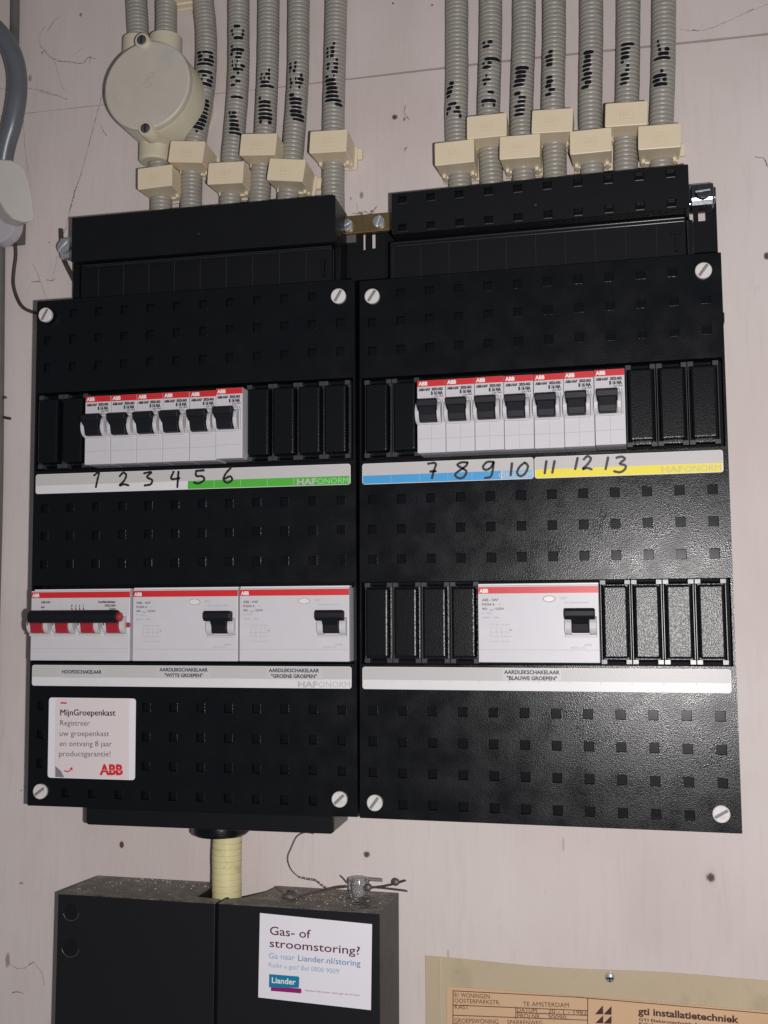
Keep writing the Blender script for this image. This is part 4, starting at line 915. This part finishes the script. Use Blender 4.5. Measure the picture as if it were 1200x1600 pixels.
# ------------------------------------------------------------------ installer's card in a yellowed sleeve
def card():
    Y = WALL - 1.6; o_ = Vector((120, WALL, -300))
    t = thing("installer_card", "old orange printed card in a yellowed plastic sleeve screwed to the wall", "card", o_)
    tl = at(665, 1494, Y); x1 = 262.0; zt = tl.z; zb = zt - 150
    def edge(x): return zt - .6*math.sin((x - tl.x)*.022) + .5*math.sin((x - tl.x)*.05 + 1)
    def yy(x, z): return Y - .5 - .5*math.sin((x - tl.x)*.03 + .5) - .35*math.sin((z - zt)*.06)
    n = 40; V = []
    for i in range(n + 1):
        x = tl.x + (x1 - tl.x)*i/n
        for j in range(13):
            z = edge(x) + (zb - edge(x))*j/12; V.append((x, yy(x, z), z))
    F = [(i*13+j, i*13+j+1, (i+1)*13+j+1, (i+1)*13+j) for i in range(n) for j in range(12)]
    m = MB().add(V, F, 0); m.add([(a, b + .35, c) for a, b, c in V], [f[::-1] for f in F], 0)
    m.add([v for i in range(n+1) for v in (V[i*13], (V[i*13][0], V[i*13][1] + .35, V[i*13][2]))], [(2*i, 2*i+2, 2*i+3, 2*i+1) for i in range(n)], 0)
    m.obj("plastic_sleeve", [SLEEVE], o_, t, smooth=50)
    fx = at(689, 1500, Y).x
    MB().box(fx - .35, fx + .35, Y - 1.75, Y - .9, zb, edge(fx) - .6).obj("sleeve_weld", [mat("pale sleeve weld", (.62,.54,.42), .25)], o_, t, bevel=.2)
    YC = Y - 1.62
    a = at(698, 1541, YC); c2 = MB().box(a.x, x1 - 2, YC, YC + .25, zb + 3, a.z).obj("printed_card", [CARD], o_, t)
    m = MB(); yl = YC - .1
    def ln(p0, p1, wd=.45, k=0):
        a, b = at(*p0, yl), at(*p1, yl); m.ribbon([(a.x, a.z), (b.x, b.z)], wd, yl, k, 1)
    z6 = lambda u, v: (u/4.2857 + 640, v/4.2857 + 1470)
    z7 = lambda u, v: (u/4 + 900, v/4 + 1470)
    T = lambda body, a, b, h, k, bold, zz, s_: m.text_px(body, zz(*a), zz(*b), h/s_, yl - .03, k, I4, bold)
    ln(z6(290,335), z7(0,352)); ln(z7(0,352), z7(1200,455)); ln(z6(291,335), z6(289,800)); ln(z6(1193,384), z6(1190,800)); ln(z6(290,430), z6(1193,468)); ln(z6(290,498), z6(1193,532)); ln(z6(712,447), z6(711,522)); ln(z6(712,480), z6(1193,500)); ln(z6(290,556), z6(1193,592))
    T("81 WONINGEN", (300,375), (537,388), 27, 0, 0, z6, 4.2857); T("OOSTERPARKSTR.", (300,414), (608,428), 27, 0, 0, z6, 4.2857); T("TE AMSTERDAM", (760,437), (1068,446), 28, 0, 0, z6, 4.2857)
    T("KAST", (303,455), (397,460), 28, 0, 0, z6, 4.2857); T("DATUM", (722,477), (852,482), 28, 0, 0, z6, 4.2857); T(". 20 - 1 - 1983", (905,484), (1185,496), 28, 0, 0, z6, 4.2857); T("PROJ.NR.", (722,516), (880,521), 27, 0, 0, z6, 4.2857); T(". 30090", (900,523), (1050,528), 27, 0, 0, z6, 4.2857)
    T("GROEPSWONING", (300,548), (595,557), 28, 0, 0, z6, 4.2857); T("SPARRENWEG", (655,559), (890,566), 28, 0, 0, z6, 4.2857)
    T("gti installatietechniek", (388,459), (1018,514), 42, 1, .03, z7, 4); T("GTI Elektrotechniek Amsterdam b.v.", (393,500), (1000,552), 17, 1, .02, z7, 4); T("Kabelweg 37", (395,524), (600,541), 16, 1, .01, z7, 4)
    for tri in ([(118,460),(170,458),(168,403)], [(172,460),(222,462),(222,408)], [(120,515),(170,515),(170,466)], [(172,517),(222,518),(222,468)]):
        P = [at(*z7(u, v), yl) for u, v in tri]; m.sheet([(p.x, p.z) for p in P], yl - .03, 1)
    m.obj("card_print", [BROWN, BROWND], o_, c2)
    p = at(953, 1527, Y - 2)
    sw = MB().lathe_y(p.x, p.z, [(1.0, Y - 4.2), (2.3, Y - 3.6), (2.7, Y - 2.4), (2.7, Y - 1)], 0, 18).obj("fixing_screw", [STEEL], o_, t, smooth=40)
    MB().box(p.x - .3, p.x + .3, Y - 4.4, Y - 3.4, p.z - 2, p.z + 2).box(p.x - 2, p.x + 2, Y - 4.4, Y - 3.4, p.z - .3, p.z + .3).obj("cross_slot", [PIT], o_, sw)
card()

# ------------------------------------------------------------------ cobwebs
def web(strands, label):
    m = MB()
    for pts, r in strands:
        P = catmull([at(x, y, WALL - .25) for x, y in pts], 10)
        P = [p + Vector((rnd.gauss(0, .16), 0, rnd.gauss(0, .16))) for p in P]
        rr = [.72 * r * rnd.choice((.5,.8,1,1,1.3,1.9)) for _ in P]
        m.tube(P, lambda i, K: rr[min(i, len(rr)-1)], 0, 5, 0)
    tag(m.obj("cobweb", [WEB], smooth=60), label, "cobweb", "dusty cobwebs on the wall")
web([([(163,140),(155,165),(147,195),(139,225),(131,255),(124,280),(117,298),(110,325),(104,352),(99,366)], .20), ([(122,285),(117,300),(113,315),(108,332)], .42), ([(89,400),(86,420),(80,440)], .14)], "long dusty cobweb strand slanting from the junction box to the earth clamp")
web([([(64,72),(78,88),(92,95),(110,97),(128,99),(138,90),(150,92)], .26), ([(74,50),(83,35),(93,26)], .18), ([(85,92),(95,130),(104,145)], .12), ([(115,85),(130,75)], .12), ([(70,40),(60,60),(64,72)], .10), ([(140,99),(142,88)], .2)], "dusty cobweb tangle beside the top of the grey cable")
web([([(-2,138),(20,140),(48,139),(62,141),(80,146),(105,155)], .18), ([(62,141),(68,145),(90,150)], .12), ([(36,180),(38,220),(44,270)], .14), ([(157,195),(162,205),(166,212)], .22)], "fine dusty cobweb crossing behind the grey cable")
web([([(51,412),(60,430),(66,448),(72,465),(74,475)], .16), ([(49,441),(56,440),(62,440)], .3), ([(72,437),(80,439),(87,435)], .3)], "short cobweb just above the left board's top left screw")
web([([(1062,46),(1088,48),(1110,44),(1140,32),(1170,18),(1202,6)], .13), ([(1082,47),(1092,48)], .3), ([(1165,20),(1178,14)], .22)], "faint cobweb at the top right corner of the wall")
web([([(9,1498),(15,1505),(24,1512),(38,1513),(50,1504),(58,1510),(66,1522),(69,1540)], .16), ([(46,1508),(53,1502)], .4), ([(19,1551),(28,1550),(36,1552)], .34), ([(52,1505),(53,1530)], .1)], "smudged cobweb low on the wall left of the black connection box")
web([([(1180,245),(1192,247),(1197,254),(1199,262)], .3)], "short dark cobweb curl at the right edge of the wall")
web([([(634,164),(632,176),(637,184),(640,187)], .26), ([(632,236),(634,231),(636,230)], .26)], "short cobweb curl beside the screw hole left of the right conduits")
web([([(551,333),(560,334),(570,331),(578,334),(585,331)], .35), ([(557,318),(558,330)], .22), ([(580,334),(584,328),(590,322)], .4), ([(560,332),(566,335)], .6)], "clump of dusty cobweb above the brass bar")
